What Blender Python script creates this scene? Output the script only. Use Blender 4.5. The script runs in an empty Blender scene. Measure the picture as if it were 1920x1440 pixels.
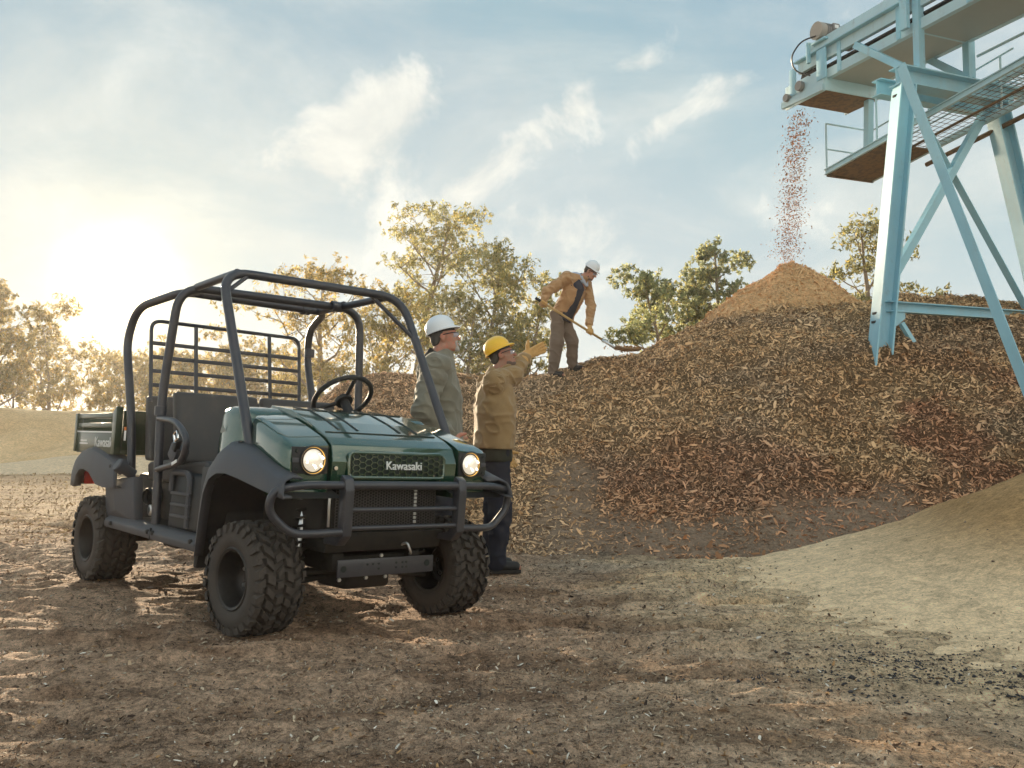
import bpy, bmesh, math, random
import numpy as np
from mathutils import Vector, Matrix

# ------------------------------------------------------------------ camera
SC = bpy.context.scene
COL = SC.collection
cam_data = bpy.data.cameras.new('camera')
cam_data.lens = 31.69
cam_data.sensor_width = 36.0
cam_data.clip_start = 0.05
cam_data.clip_end = 3000.0
CAM = bpy.data.objects.new('camera', cam_data)
CAM.location = (0.0, 0.0, 1.0)
CAM.rotation_euler = (math.radians(90 + 3.589), 0.0, 0.0)
COL.objects.link(CAM)
SC.camera = CAM

# ------------------------------------------------------------------ sun and sky
SUN_AZ = math.radians(-23.6)      # left of the view axis (+Y)
SUN_EL = math.radians(8.8)
SUN_DIR = Vector((math.sin(SUN_AZ) * math.cos(SUN_EL), math.cos(SUN_AZ) * math.cos(SUN_EL), math.sin(SUN_EL)))
SUN_STRENGTH = 4.2
SKY_STRENGTH = 0.105
EXPOSURE = 1.58

sun_data = bpy.data.lights.new('sun', 'SUN')
sun_data.energy = SUN_STRENGTH
sun_data.angle = math.radians(3.0)
sun_data.color = (1.0, 0.80, 0.55)
SUN = bpy.data.objects.new('sun', sun_data)
SUN.rotation_euler = (-SUN_DIR).to_track_quat('-Z', 'Y').to_euler()
SUN.location = (-12, 26, 9)
COL.objects.link(SUN)

SC.view_settings.view_transform = 'Standard'
SC.view_settings.look = 'None'
SC.view_settings.exposure = EXPOSURE
SC.view_settings.gamma = 1.0
SC.view_settings.use_curve_mapping = False
SC.cycles.use_denoising = True
SC.cycles.max_bounces = 8
SC.cycles.transparent_max_bounces = 12
SC.cycles.volume_bounces = 0
SC.cycles.caustics_reflective = False
SC.cycles.caustics_refractive = False
SC.cycles.sample_clamp_indirect = 6.0

WORLD = bpy.data.worlds.new('World')
SC.world = WORLD
WORLD.use_nodes = True


class NT:
    """tiny node-graph helper"""
    def __init__(self, tree):
        self.t = tree
        self.n = tree.nodes
        self.l = tree.links

    def node(self, kind, **kw):
        nd = self.n.new(kind)
        for k, v in kw.items():
            setattr(nd, k, v)
        return nd

    def put(self, sock, v):
        if isinstance(v, bpy.types.NodeSocket):
            self.l.new(v, sock)
        else:
            if hasattr(sock.default_value, '__len__') and not hasattr(v, '__len__'):
                v = (v,) * len(sock.default_value)
            if hasattr(sock.default_value, '__len__') and len(sock.default_value) == 4 and len(v) == 3:
                v = tuple(v) + (1.0,)
            sock.default_value = v

    def math(self, op, a, b=0.0, c=None, clamp=False):
        nd = self.node('ShaderNodeMath', operation=op, use_clamp=clamp)
        self.put(nd.inputs[0], a)
        self.put(nd.inputs[1], b)
        if c is not None:
            self.put(nd.inputs[2], c)
        return nd.outputs[0]

    def vmath(self, op, a, b=(0, 0, 0), out=0):
        nd = self.node('ShaderNodeVectorMath', operation=op)
        self.put(nd.inputs[0], a)
        self.put(nd.inputs[1], b)
        return nd.outputs[out]

    def mix(self, fac, a, b, blend='MIX'):
        nd = self.node('ShaderNodeMix', data_type='RGBA', blend_type=blend)
        self.put(nd.inputs[0], fac)
        self.put(nd.inputs[6], a)
        self.put(nd.inputs[7], b)
        return nd.outputs[2]

    def ramp(self, fac, stops):
        nd = self.node('ShaderNodeValToRGB')
        e = nd.color_ramp.elements
        while len(e) < len(stops):
            e.new(0.5)
        for k, (p, c) in enumerate(stops):
            e[k].position = p
            if not hasattr(c, '__len__'):
                c = (c, c, c)
            e[k].color = tuple(c) + (1.0,) if len(c) == 3 else c
        self.put(nd.inputs[0], fac)
        return nd.outputs[0]

    def noise(self, vec, scale, detail=4.0, rough=0.55, dist=0.0, out=0):
        nd = self.node('ShaderNodeTexNoise')
        if vec is not None:
            self.put(nd.inputs['Vector'], vec)
        self.put(nd.inputs['Scale'], scale)
        self.put(nd.inputs['Detail'], detail)
        self.put(nd.inputs['Roughness'], rough)
        self.put(nd.inputs['Distortion'], dist)
        return nd.outputs[out]

    def smooth(self, v, lo, hi):
        nd = self.node('ShaderNodeMapRange', interpolation_type='SMOOTHSTEP')
        self.put(nd.inputs[0], v)
        self.put(nd.inputs[1], lo)
        self.put(nd.inputs[2], hi)
        return nd.outputs[0]


def build_world():
    w = NT(WORLD.node_tree)
    w.n.clear()
    out = w.node('ShaderNodeOutputWorld')
    bg = w.node('ShaderNodeBackground')
    w.l.new(bg.outputs[0], out.inputs[0])
    sky = w.node('ShaderNodeTexSky', sky_type='NISHITA')
    sky.sun_disc = False
    sky.sun_elevation = SUN_EL
    sky.sun_rotation = SUN_AZ
    sky.altitude = 50.0
    sky.air_density = 1.0
    sky.dust_density = 1.0
    sky.ozone_density = 1.6
    d = w.node('ShaderNodeTexCoord').outputs['Generated']
    d = w.vmath('NORMALIZE', d)
    sep = w.node('ShaderNodeSeparateXYZ')
    w.l.new(d, sep.inputs[0])
    X, Y, Z = sep.outputs
    # sky pulled towards a soft hazy grey-teal
    hs = w.node('ShaderNodeHueSaturation')
    hs.inputs['Saturation'].default_value = 0.62
    w.l.new(sky.outputs[0], hs.inputs['Color'])
    base = w.vmath('MULTIPLY', hs.outputs[0], (SKY_STRENGTH * 0.92, SKY_STRENGTH * 1.06, SKY_STRENGTH * 1.08))
    # even thin overcast veil everywhere
    veil = w.mix(w.smooth(Z, 0.0, 0.62), (0.208, 0.240, 0.247), (0.070, 0.130, 0.170))
    base = w.vmath('MINIMUM', base, (0.40, 0.38, 0.33))
    base = w.mix(0.93, base, veil)
    # aureole of forward-scattered light round the sun
    cs = w.vmath('DOT_PRODUCT', d, tuple(SUN_DIR), out=1)
    ang = w.math('ARCCOSINE', w.math('MINIMUM', cs, 0.999999))
    a1 = w.math('EXPONENT', w.math('MULTIPLY', ang, -1 / 0.014))
    a2 = w.math('EXPONENT', w.math('MULTIPLY', ang, -1 / 0.085))
    a3 = w.math('EXPONENT', w.math('MULTIPLY', ang, -1 / 0.30))
    def glow(a, col):
        n = w.node('ShaderNodeVectorMath', operation='SCALE')
        n.inputs[0].default_value = col
        w.l.new(a, n.inputs['Scale'])
        return n.outputs[0]
    au = w.vmath('ADD', glow(a1, (9.0, 7.0, 3.6)), glow(a2, (0.15, 0.100, 0.012)))
    au = w.vmath('ADD', au, glow(a3, (0.0, 0.002, 0.006)))
    # clouds : fbm in a flattened dome space + soft banks where they stand
    zz = w.math('ADD', w.math('MAXIMUM', Z, 0.0), 0.22)
    cx = w.math('DIVIDE', X, zz)
    cy = w.math('DIVIDE', Y, zz)
    comb = w.node('ShaderNodeCombineXYZ')
    w.l.new(cx, comb.inputs[0]); w.l.new(cy, comb.inputs[1])
    n1 = w.noise(comb.outputs[0], 1.7, 9.0, 0.58, 0.5)
    n2 = w.noise(d, 9.0, 10.0, 0.60, 0.35)
    yy = w.math('MAXIMUM', Y, 0.05)
    u = w.math('DIVIDE', X, yy)
    v = w.math('DIVIDE', Z, yy)
    tot = None
    for (uu, vv, su, sv, tilt, amp) in CLOUD_BANKS:
        du = w.math('SUBTRACT', u, uu)
        dv = w.math('SUBTRACT', w.math('SUBTRACT', v, vv), w.math('MULTIPLY', du, tilt))
        q = w.math('ADD', w.math('POWER', w.math('ABSOLUTE', w.math('DIVIDE', du, su)), 2.0),
                   w.math('POWER', w.math('ABSOLUTE', w.math('DIVIDE', dv, sv)), 2.0))
        g = w.math('MULTIPLY', w.math('EXPONENT', w.math('MULTIPLY', q, -1.0)), amp)
        tot = g if tot is None else w.math('ADD', tot, g)
    dens = w.math('ADD', w.math('MULTIPLY', w.math('SUBTRACT', n2, 0.5), 1.25), w.math('ADD', 0.375, w.math('MULTIPLY', n1, 0.35)))
    dens = w.math('ADD', dens, tot)
    cov = w.math('MULTIPLY', w.smooth(dens, 0.60, 0.98), 0.85)
    wisp = w.math('MULTIPLY', w.smooth(n1, 0.38, 0.70), 0.52)
    cov = w.math('MAXIMUM', cov, wisp)
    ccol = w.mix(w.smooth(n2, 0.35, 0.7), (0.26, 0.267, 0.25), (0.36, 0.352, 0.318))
    # clouds out of view opposite the sun, brightened and warmed to add fill
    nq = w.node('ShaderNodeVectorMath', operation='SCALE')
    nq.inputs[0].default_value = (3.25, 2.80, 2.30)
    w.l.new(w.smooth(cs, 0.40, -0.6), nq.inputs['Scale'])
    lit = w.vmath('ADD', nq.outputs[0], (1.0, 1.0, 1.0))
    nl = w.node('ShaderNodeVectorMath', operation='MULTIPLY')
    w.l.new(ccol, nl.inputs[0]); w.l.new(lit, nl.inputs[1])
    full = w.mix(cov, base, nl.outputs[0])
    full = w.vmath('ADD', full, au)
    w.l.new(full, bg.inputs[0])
    bg.inputs[1].default_value = 1.0


# centre (tan right, tan up), half sizes, tilt, amount of the cloud banks in front of the camera
CLOUD_BANKS = [
    (-0.185, 0.325, 0.120, 0.070, 0.15, 0.42),
    (-0.135, 0.385, 0.055, 0.040, 0.30, 0.34),
    (-0.030, 0.300, 0.090, 0.034, 0.75, 0.28),
    (0.075, 0.380, 0.032, 0.036, 0.40, 0.26),
    (0.145, 0.425, 0.038, 0.018, 0.15, 0.30),
    (0.245, 0.400, 0.048, 0.030, 0.50, 0.30),
    (0.165, 0.355, 0.032, 0.020, 0.60, 0.24),
    (0.050, 0.240, 0.130, 0.032, 0.00, 0.24),
    (0.450, 0.270, 0.110, 0.050, 0.20, 0.18),
]
build_world()

# ------------------------------------------------------------------ helpers
RNG = np.random.default_rng(7)
random.seed(7)


def tag(o, label=None, cat=None, group=None, kind=None):
    if label: o['label'] = label
    if cat: o['category'] = cat
    if group: o['group'] = group
    if kind: o['kind'] = kind
    return o


def thing(name, label, cat, loc=(0, 0, 0), rot=(0, 0, 0), group=None):
    o = bpy.data.objects.new(name, None)
    o.empty_display_size = 0.2
    o.location = loc
    o.rotation_euler = rot
    COL.objects.link(o)
    return tag(o, label, cat, group)


def link(name, me, mat=None, parent=None, label=None, smooth=40):
    if mat is not None and not me.materials:
        me.materials.append(mat)
    if smooth is not None and len(me.polygons):
        me.polygons.foreach_set('use_smooth', np.ones(len(me.polygons), dtype=bool))
        if smooth < 170:
            me.set_sharp_from_angle(angle=math.radians(smooth))
    o = bpy.data.objects.new(name, me)
    COL.objects.link(o)
    if parent is not None:
        o.parent = parent
    if label:
        o['label'] = label
    return o


def pymesh(name, verts, faces):
    me = bpy.data.meshes.new(name)
    me.from_pydata([tuple(v) for v in verts], [], [tuple(f) for f in faces])
    me.validate()
    me.update()
    return me


def quads(name, V, F, smooth=None):
    """fast mesh from numpy arrays (F is n x 3 or n x 4)"""
    me = bpy.data.meshes.new(name)
    V = np.ascontiguousarray(V, dtype=np.float32)
    F = np.ascontiguousarray(F, dtype=np.int32)
    k = F.shape[1]
    me.vertices.add(len(V))
    me.vertices.foreach_set('co', V.ravel())
    me.loops.add(F.size)
    me.loops.foreach_set('vertex_index', F.ravel())
    me.polygons.add(len(F))
    me.polygons.foreach_set('loop_start', np.arange(0, F.size, k, dtype=np.int32))
    me.polygons.foreach_set('loop_total', np.full(len(F), k, dtype=np.int32))
    me.update(calc_edges=True)
    return me


def frombm(bm, name):
    me = bpy.data.meshes.new(name)
    bmesh.ops.recalc_face_normals(bm, faces=bm.faces[:])
    bm.to_mesh(me)
    bm.free()
    return me


def bevel_bm(bm, w, seg=2):
    if w > 0:
        bmesh.ops.bevel(bm, geom=bm.edges[:], offset=w, segments=seg, profile=0.6, affect='EDGES', clamp_overlap=True)


def hull(pts, bev=0.01, seg=2):
    bm = bmesh.new()
    for p in pts:
        bm.verts.new(p)
    r = bmesh.ops.convex_hull(bm, input=bm.verts[:])
    junk = [g for g in r['geom_interior'] if isinstance(g, bmesh.types.BMVert)]
    if junk:
        bmesh.ops.delete(bm, geom=junk, context='VERTS')
    bmesh.ops.dissolve_limit(bm, angle_limit=math.radians(2), verts=bm.verts[:], edges=bm.edges[:])
    bevel_bm(bm, bev, seg)
    return frombm(bm, 'hull')


def boxm(c, s, bev=0.005, rot=None, seg=2):
    bm = bmesh.new()
    bmesh.ops.create_cube(bm, size=1.0)
    for v in bm.verts:
        v.co = Vector((v.co.x * s[0], v.co.y * s[1], v.co.z * s[2]))
    bevel_bm(bm, bev, seg)
    M = Matrix.Translation(c)
    if rot is not None:
        M = M @ rot.to_4x4()
    bmesh.ops.transform(bm, matrix=M, verts=bm.verts[:])
    return frombm(bm, 'box')


def prism(poly, d0, d1, axis='y', bev=0.006, seg=2):
    """extrude a 2-D outline; axis y: outline is (x,z); x: (y,z); z: (x,y)"""
    bm = bmesh.new()
    def P(a, b, d):
        return (a, d, b) if axis == 'y' else ((d, a, b) if axis == 'x' else (a, b, d))
    lo = [bm.verts.new(P(a, b, d0)) for a, b in poly]
    hi = [bm.verts.new(P(a, b, d1)) for a, b in poly]
    n = len(poly)
    bm.faces.new(lo)
    bm.faces.new(hi[::-1])
    for i in range(n):
        j = (i + 1) % n
        bm.faces.new((lo[i], hi[i], hi[j], lo[j]))
    bmesh.ops.recalc_face_normals(bm, faces=bm.faces[:])
    bevel_bm(bm, bev, seg)
    return frombm(bm, 'prism')


def fillet(pts, r, n=6):
    """round the corners of an open polyline"""
    pts = [Vector(p) for p in pts]
    out = [pts[0]]
    for i in range(1, len(pts) - 1):
        p, a, b = pts[i], pts[i - 1], pts[i + 1]
        rr = r[i] if hasattr(r, '__len__') else r
        da, db = (a - p), (b - p)
        t = min(rr, da.length * 0.49, db.length * 0.49)
        s, e = p + da.normalized() * t, p + db.normalized() * t
        for k in range(n + 1):
            u = k / n
            out.append(s * (1 - u) ** 2 + p * 2 * u * (1 - u) + e * u * u)
    out.append(pts[-1])
    return out


def tube_arrays(pts, r, seg=10, closed=False, cap=True, off=0):
    pts = [Vector(p) for p in pts]
    n = len(pts)
    V, F = [], []
    up = None
    for i, p in enumerate(pts):
        if closed:
            t = (pts[(i + 1) % n] - pts[i - 1]).normalized()
        else:
            t = (pts[min(i + 1, n - 1)] - pts[max(i - 1, 0)]).normalized()
        if up is None:
            up = Vector((0, 0, 1)) if abs(t.z) < 0.9 else Vector((1, 0, 0))
        s = t.cross(up)
        if s.length < 1e-6:
            s = t.cross(Vector((0, 1, 0)))
        s.normalize()
        up = s.cross(t).normalized()
        rr = r[i] if hasattr(r, '__len__') else r
        for k in range(seg):
            a = 2 * math.pi * k / seg
            V.append(p + (s * math.cos(a) + up * math.sin(a)) * rr)
    m = n if closed else n - 1
    for i in range(m):
        j = (i + 1) % n
        for k in range(seg):
            l = (k + 1) % seg
            F.append((off + i * seg + k, off + i * seg + l, off + j * seg + l, off + j * seg + k))
    if cap and not closed:
        F.append(tuple(off + k for k in range(seg))[::-1])
        F.append(tuple(off + (n - 1) * seg + k for k in range(seg)))
    return V, F


def tube(pts, r, seg=10, closed=False, cap=True):
    V, F = tube_arrays(pts, r, seg, closed, cap)
    return pymesh('tube', V, F)


def tubes(list_of, seg=8):
    V, F = [], []
    for pts, r in list_of:
        v, f = tube_arrays(pts, r, seg, off=len(V))
        V += v
        F += f
    return pymesh('tubes', V, F)


def join(meshes, name='joined'):
    bm = bmesh.new()
    for m in meshes:
        bm.from_mesh(m)
        bpy.data.meshes.remove(m)
    me = bpy.data.meshes.new(name)
    bm.to_mesh(me)
    bm.free()
    return me


def xform(me, M):
    me.transform(M)
    me.update()
    return me


def revolve(prof, seg=32, axis='y', closed=False):
    """profile of (radius, along) pairs turned round an axis"""
    V, F = [], []
    n = len(prof)
    for k in range(seg):
        a = 2 * math.pi * k / seg
        c, s = math.cos(a), math.sin(a)
        for r, t in prof:
            V.append((r * c, t, r * s) if axis == 'y' else ((t, r * c, r * s) if axis == 'x' else (r * c, r * s, t)))
    m = n if closed else n - 1
    for k in range(seg):
        l = (k + 1) % seg
        for i in range(m):
            j = (i + 1) % n
            F.append((k * n + i, k * n + j, l * n + j, l * n + i))
    bm = bmesh.new()
    vs = [bm.verts.new(v) for v in V]
    for f in F:
        try:
            bm.faces.new([vs[i] for i in f])
        except ValueError:
            pass
    bmesh.ops.remove_doubles(bm, verts=bm.verts[:], dist=1e-5)
    return frombm(bm, 'rev')


def loft(sections, closed_sec=False, cap=False):
    n = len(sections[0])
    V = [p for s in sections for p in s]
    F = []
    m = n if closed_sec else n - 1
    for i in range(len(sections) - 1):
        for k in range(m):
            l = (k + 1) % n
            F.append((i * n + k, i * n + l, (i + 1) * n + l, (i + 1) * n + k))
    if cap:
        F.append(tuple(range(n))[::-1])
        F.append(tuple((len(sections) - 1) * n + k for k in range(n)))
    return pymesh('loft', V, F)


def solid(o, t, off=-1.0):
    m = o.modifiers.new('thickness', 'SOLIDIFY')
    m.thickness = t
    m.offset = off
    return o


def text_mesh(body, size, depth, name='lettering'):
    cu = bpy.data.curves.new(name, 'FONT')
    cu.body = body
    cu.size = size
    cu.extrude = depth
    cu.align_x = 'CENTER'
    cu.align_y = 'CENTER'
    ob = bpy.data.objects.new('tmp_text', cu)
    COL.objects.link(ob)
    bpy.context.view_layer.update()
    dg = bpy.context.evaluated_depsgraph_get()
    me = bpy.data.meshes.new_from_object(ob.evaluated_get(dg))
    bpy.data.objects.remove(ob)
    bpy.data.curves.remove(cu)
    me.materials.clear()
    return me


# ---- value noise in numpy
def _hash(ix, iy, iz, seed):
    h = (ix.astype(np.int64) * 374761393 + iy.astype(np.int64) * 668265263 + iz.astype(np.int64) * 2147483647 + seed * 974711)
    h = (h ^ (h >> 13)) * 1274126177
    h = h ^ (h >> 16)
    return (h & 0xffffff).astype(np.float64) / 0xffffff


def vnoise(x, y, z=None, seed=0):
    x = np.asarray(x, float); y = np.asarray(y, float)
    z = np.zeros_like(x) if z is None else np.asarray(z, float)
    x, y, z = np.broadcast_arrays(x, y, z)
    ix, iy, iz = np.floor(x), np.floor(y), np.floor(z)
    fx, fy, fz = x - ix, y - iy, z - iz
    fx = fx * fx * fx * (fx * (fx * 6 - 15) + 10)
    fy = fy * fy * fy * (fy * (fy * 6 - 15) + 10)
    fz = fz * fz * fz * (fz * (fz * 6 - 15) + 10)
    r = 0
    flat = np.all(fz == 0)
    for dz in ((0,) if flat else (0, 1)):
        wz = (1 - fz) if dz == 0 else fz
        for dy in (0, 1):
            wy = (1 - fy) if dy == 0 else fy
            for dx in (0, 1):
                wx = (1 - fx) if dx == 0 else fx
                r = r + wx * wy * wz * _hash(ix + dx, iy + dy, iz + dz, seed)
    return r * 2 - 1


def fbm(x, y, z=None, oct=4, seed=0, gain=0.5):
    a, s, t = 1.0, 1.0, 0.0
    for o in range(oct):
        t = t + a * vnoise(np.asarray(x) * s, np.asarray(y) * s, None if z is None else np.asarray(z) * s, seed + o * 17)
        a *= gain
        s *= 2.03
    return t


def sstep(a, b, x):
    t = np.clip((np.asarray(x, float) - a) / (b - a), 0, 1)
    return t * t * (3 - 2 * t)


# ---- implicit surfaces -> mesh (used for people, gloves, cushions)
class Sdf:
    def __init__(self, k=0.03):
        self.p = []
        self.k = k

    def cone(self, a, b, ra, rb, k=None, flat=None):
        self.p.append(('c', np.array(a, float), np.array(b, float), ra, rb, self.k if k is None else k, flat))
        return self

    def ell(self, c, r, R=None, k=None):
        self.p.append(('e', np.array(c, float), np.array(r, float), np.eye(3) if R is None else np.array(R, float), 0, self.k if k is None else k, None))
        return self

    def chain(self, pts, rad, k=None):
        for i in range(len(pts) - 1):
            self.cone(pts[i], pts[i + 1], rad[i], rad[i + 1], k)
        return self

    def bounds(self, pad):
        lo, hi = np.full(3, 1e9), np.full(3, -1e9)
        for q in self.p:
            if q[0] == 'c':
                for c, r in ((q[1], q[3]), (q[2], q[4])):
                    lo = np.minimum(lo, c - r); hi = np.maximum(hi, c + r)
            else:
                r = np.max(q[2])
                lo = np.minimum(lo, q[1] - r); hi = np.maximum(hi, q[1] + r)
        return lo - pad, hi + pad

    def prim(self, q, P):
        if q[0] == 'c':
            _, a, b, ra, rb, k, fl = q
            ab = b - a
            t = np.clip(((P - a) @ ab) / max(ab @ ab, 1e-9), 0, 1)
            w = P - (a + t[..., None] * ab)
            if fl is not None:      # (direction, factor): squash along a direction
                n = np.array(fl[0], float); n /= np.linalg.norm(n)
                w = w + (w @ n)[..., None] * n * (1.0 / fl[1] - 1.0)
            return np.sqrt((w ** 2).sum(-1)) - (ra + (rb - ra) * t)
        _, c, r, R, _, k, _ = q
        w = (P - c) @ R
        k0 = np.sqrt(((w / r) ** 2).sum(-1))
        k1 = np.sqrt(((w / r ** 2) ** 2).sum(-1)) + 1e-9
        return k0 * (k0 - 1.0) / k1

    def mesh(self, vox=0.01, disp=None, cut=None, cutfn=None, name='sdf'):
        lo, hi = self.bounds(vox * 4 + 0.02)
        n = np.ceil((hi - lo) / vox).astype(int) + 1
        gx, gy, gz = [(lo[i] + np.arange(n[i]) * vox).astype(np.float64) for i in range(3)]
        P = np.stack(np.meshgrid(gx, gy, gz, indexing='ij'), -1)
        D = np.full(P.shape[:3], 0.3)
        for q in self.p:      # each primitive only touches its own neighbourhood
            if q[0] == 'c':
                l0 = np.minimum(q[1] - q[3], q[2] - q[4]); h0 = np.maximum(q[1] + q[3], q[2] + q[4])
            else:
                r = np.max(q[2]); l0 = q[1] - r; h0 = q[1] + r
            pad = q[5] + 0.03
            i0 = np.clip(np.floor((l0 - pad - lo) / vox).astype(int), 0, n)
            i1 = np.clip(np.ceil((h0 + pad - lo) / vox).astype(int) + 1, 0, n)
            sl = tuple(slice(i0[c], i1[c]) for c in range(3))
            e = self.prim(q, P[sl])
            d = D[sl]
            k = q[5]
            h = np.clip(0.5 + 0.5 * (d - e) / k, 0, 1)
            D[sl] = d + (e - d) * h - k * h * (1 - h)
        if disp is not None:
            m = np.abs(D) < 0.05
            D[m] += disp(P[m])
        if cut is not None:
            for (c0, nn) in cut:   # keep the half space (p-c0).n < 0
                D = np.maximum(D, (P - np.array(c0)) @ np.array(nn))
        if cutfn is not None:
            m = D < 0.05
            D[m] = np.maximum(D[m], cutfn(P[m]))
        return surface_net(D, lo, vox, name)


def surface_net(D, lo, vox, name):
    nx, ny, nz = D.shape
    acc = np.zeros((nx - 1, ny - 1, nz - 1, 3))
    cnt = np.zeros((nx - 1, ny - 1, nz - 1))
    def sub(i, j, k):
        return D[i:nx - 1 + i, j:ny - 1 + j, k:nz - 1 + k]
    corners = [(i, j, k) for i in (0, 1) for j in (0, 1) for k in (0, 1)]
    for a in corners:
        for ax in range(3):
            if a[ax] == 0:
                b = list(a); b[ax] = 1
                va, vb = sub(*a), sub(*b)
                m = (va < 0) != (vb < 0)
                t = np.where(m, va / np.where(m, va - vb, 1), 0)
                for c in range(3):
                    acc[..., c] += np.where(m, a[c] + (t if c == ax else 0), 0)
                cnt += m
    act = cnt > 0
    idx = -np.ones(act.shape, dtype=np.int64)
    idx[act] = np.arange(act.sum())
    base = np.stack(np.nonzero(act), -1)
    V = lo + (base + acc[act] / cnt[act][:, None]) * vox
    F = []
    S = D < 0
    for ax in range(3):
        sl0 = [slice(1, -1)] * 3; sl1 = [slice(1, -1)] * 3
        sl0[ax] = slice(0, -1); sl1[ax] = slice(1, None)
        s0, s1 = S[tuple(sl0)], S[tuple(sl1)]
        e = np.stack(np.nonzero(s0 != s1), -1)
        if not len(e):
            continue
        flip = s0[tuple(e.T)]
        g = e.copy()
        for c in range(3):
            if c != ax:
                g[:, c] += 1
        o1, o2 = [c for c in range(3) if c != ax]
        def cell(d1, d2):
            h = g.copy(); h[:, o1] -= d1; h[:, o2] -= d2
            return idx[tuple(h.T)]
        q = np.stack([cell(1, 1), cell(0, 1), cell(0, 0), cell(1, 0)], -1)
        if ax == 1:
            flip = ~flip
        q[~flip] = q[~flip][:, ::-1]
        F.append(q)
    F = np.concatenate(F)
    F = F[(F >= 0).all(1)]
    return quads(name, V, F)


def smooth_mesh(me, it=2, fac=0.5):
    bm = bmesh.new()
    bm.from_mesh(me)
    for _ in range(it):
        bmesh.ops.smooth_vert(bm, verts=bm.verts[:], factor=fac, use_axis_x=True, use_axis_y=True, use_axis_z=True)
    bm.to_mesh(me)
    bm.free()
    return me


# ------------------------------------------------------------------ materials
MATS = {}


def pmat(name, col, rough=0.5, metal=0.0, var=0.0, vscale=8.0, col2=None, bump=0.0, bscale=60.0, coat=0.0, spec=0.5,
         emit=None, estr=0.0, attr=None, transl=0.0, rvar=0.0, alpha=1.0, trans=0.0, ior=1.45, sheen=0.0, dust=0.0, dustcol=(0.23, 0.17, 0.115)):
    m = bpy.data.materials.new(name)
    m.use_nodes = True
    g = NT(m.node_tree)
    b = g.n['Principled BSDF']
    co = g.node('ShaderNodeTexCoord').outputs['Object']
    c = None
    if attr:
        a = g.node('ShaderNodeAttribute', attribute_name=attr)
        c = a.outputs['Color']
    if var > 0 or col2 is not None:
        f = g.noise(co, vscale, 5.0, 0.6)
        src = c if c is not None else tuple(col) + (1,)
        if col2 is not None:
            c = g.mix(g.smooth(f, 0.42, 0.62), src, tuple(col2) + (1,))
        if var > 0:
            src = c if c is not None else tuple(col) + (1,)
            k = g.math('ADD', 1.0 - var, g.math('MULTIPLY', f, 2 * var))
            n = g.node('ShaderNodeVectorMath', operation='SCALE')
            g.put(n.inputs[0], src if isinstance(src, bpy.types.NodeSocket) else tuple(col))
            g.l.new(k, n.inputs['Scale'])
            c = n.outputs[0]
    if dust > 0:     # settled dust, thicker low down and in noise patches
        sp = g.node('ShaderNodeSeparateXYZ')
        g.l.new(co, sp.inputs[0])
        f2 = g.noise(co, 7.0, 6.0, 0.65)
        hz = g.smooth(sp.outputs[2], 1.0, 0.15)
        k = g.math('MULTIPLY', g.smooth(g.math('ADD', f2, g.math('MULTIPLY', hz, 0.35)), 0.45, 0.85), dust)
        c = g.mix(k, c if c is not None else tuple(col) + (1,), tuple(dustcol) + (1,))
        g.l.new(g.math('ADD', rough, g.math('MULTIPLY', k, 0.5), clamp=True), b.inputs['Roughness'])
    else:
        b.inputs['Roughness'].default_value = rough
    if c is None:
        b.inputs['Base Color'].default_value = tuple(col) + (1,)
    else:
        g.l.new(c, b.inputs['Base Color'])
    if rvar > 0 and dust == 0:
        f = g.noise(co, vscale * 2.2, 5.0, 0.6)
        g.l.new(g.math('ADD', rough - rvar, g.math('MULTIPLY', f, 2 * rvar), clamp=True), b.inputs['Roughness'])
    b.inputs['Metallic'].default_value = metal
    b.inputs['Specular IOR Level'].default_value = spec
    b.inputs['Coat Weight'].default_value = coat
    b.inputs['Coat Roughness'].default_value = 0.05
    b.inputs['IOR'].default_value = ior
    if sheen:
        b.inputs['Sheen Weight'].default_value = sheen
    if trans:
        b.inputs['Transmission Weight'].default_value = trans
    if alpha < 1:
        b.inputs['Alpha'].default_value = alpha
    if emit is not None:
        b.inputs['Emission Color'].default_value = tuple(emit) + (1,)
        b.inputs['Emission Strength'].default_value = estr
    if bump > 0:
        bp = g.node('ShaderNodeBump')
        bp.inputs['Strength'].default_value = bump
        bp.inputs['Distance'].default_value = 0.02
        g.l.new(g.noise(co, bscale, 6.0, 0.65), bp.inputs['Height'])
        g.l.new(bp.outputs[0], b.inputs['Normal'])
    if transl > 0:
        t = g.node('ShaderNodeBsdfTranslucent')
        if c is None:
            t.inputs[0].default_value = tuple(col) + (1,)
        else:
            g.l.new(c, t.inputs[0])
        mx = g.node('ShaderNodeMixShader')
        mx.inputs[0].default_value = transl
        g.l.new(b.outputs[0], mx.inputs[1])
        g.l.new(t.outputs[0], mx.inputs[2])
        g.l.new(mx.outputs[0], g.n['Material Output'].inputs[0])
    MATS[name] = m
    return m


def set_color_attr(me, cols, domain='POINT', name='col'):
    a = me.color_attributes.new(name, 'FLOAT_COLOR', domain)
    c = np.ones((len(cols), 4), dtype=np.float32)
    c[:, :3] = cols
    a.data.foreach_set('color', c.ravel())

# ------------------------------------------------------------------ terrain
WHEELS_W = [(-1.294, 4.570, 0.032), (-0.434, 5.361, -0.012), (-2.762, 6.168, 0.060), (-1.901, 6.960, 0.016)]
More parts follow.
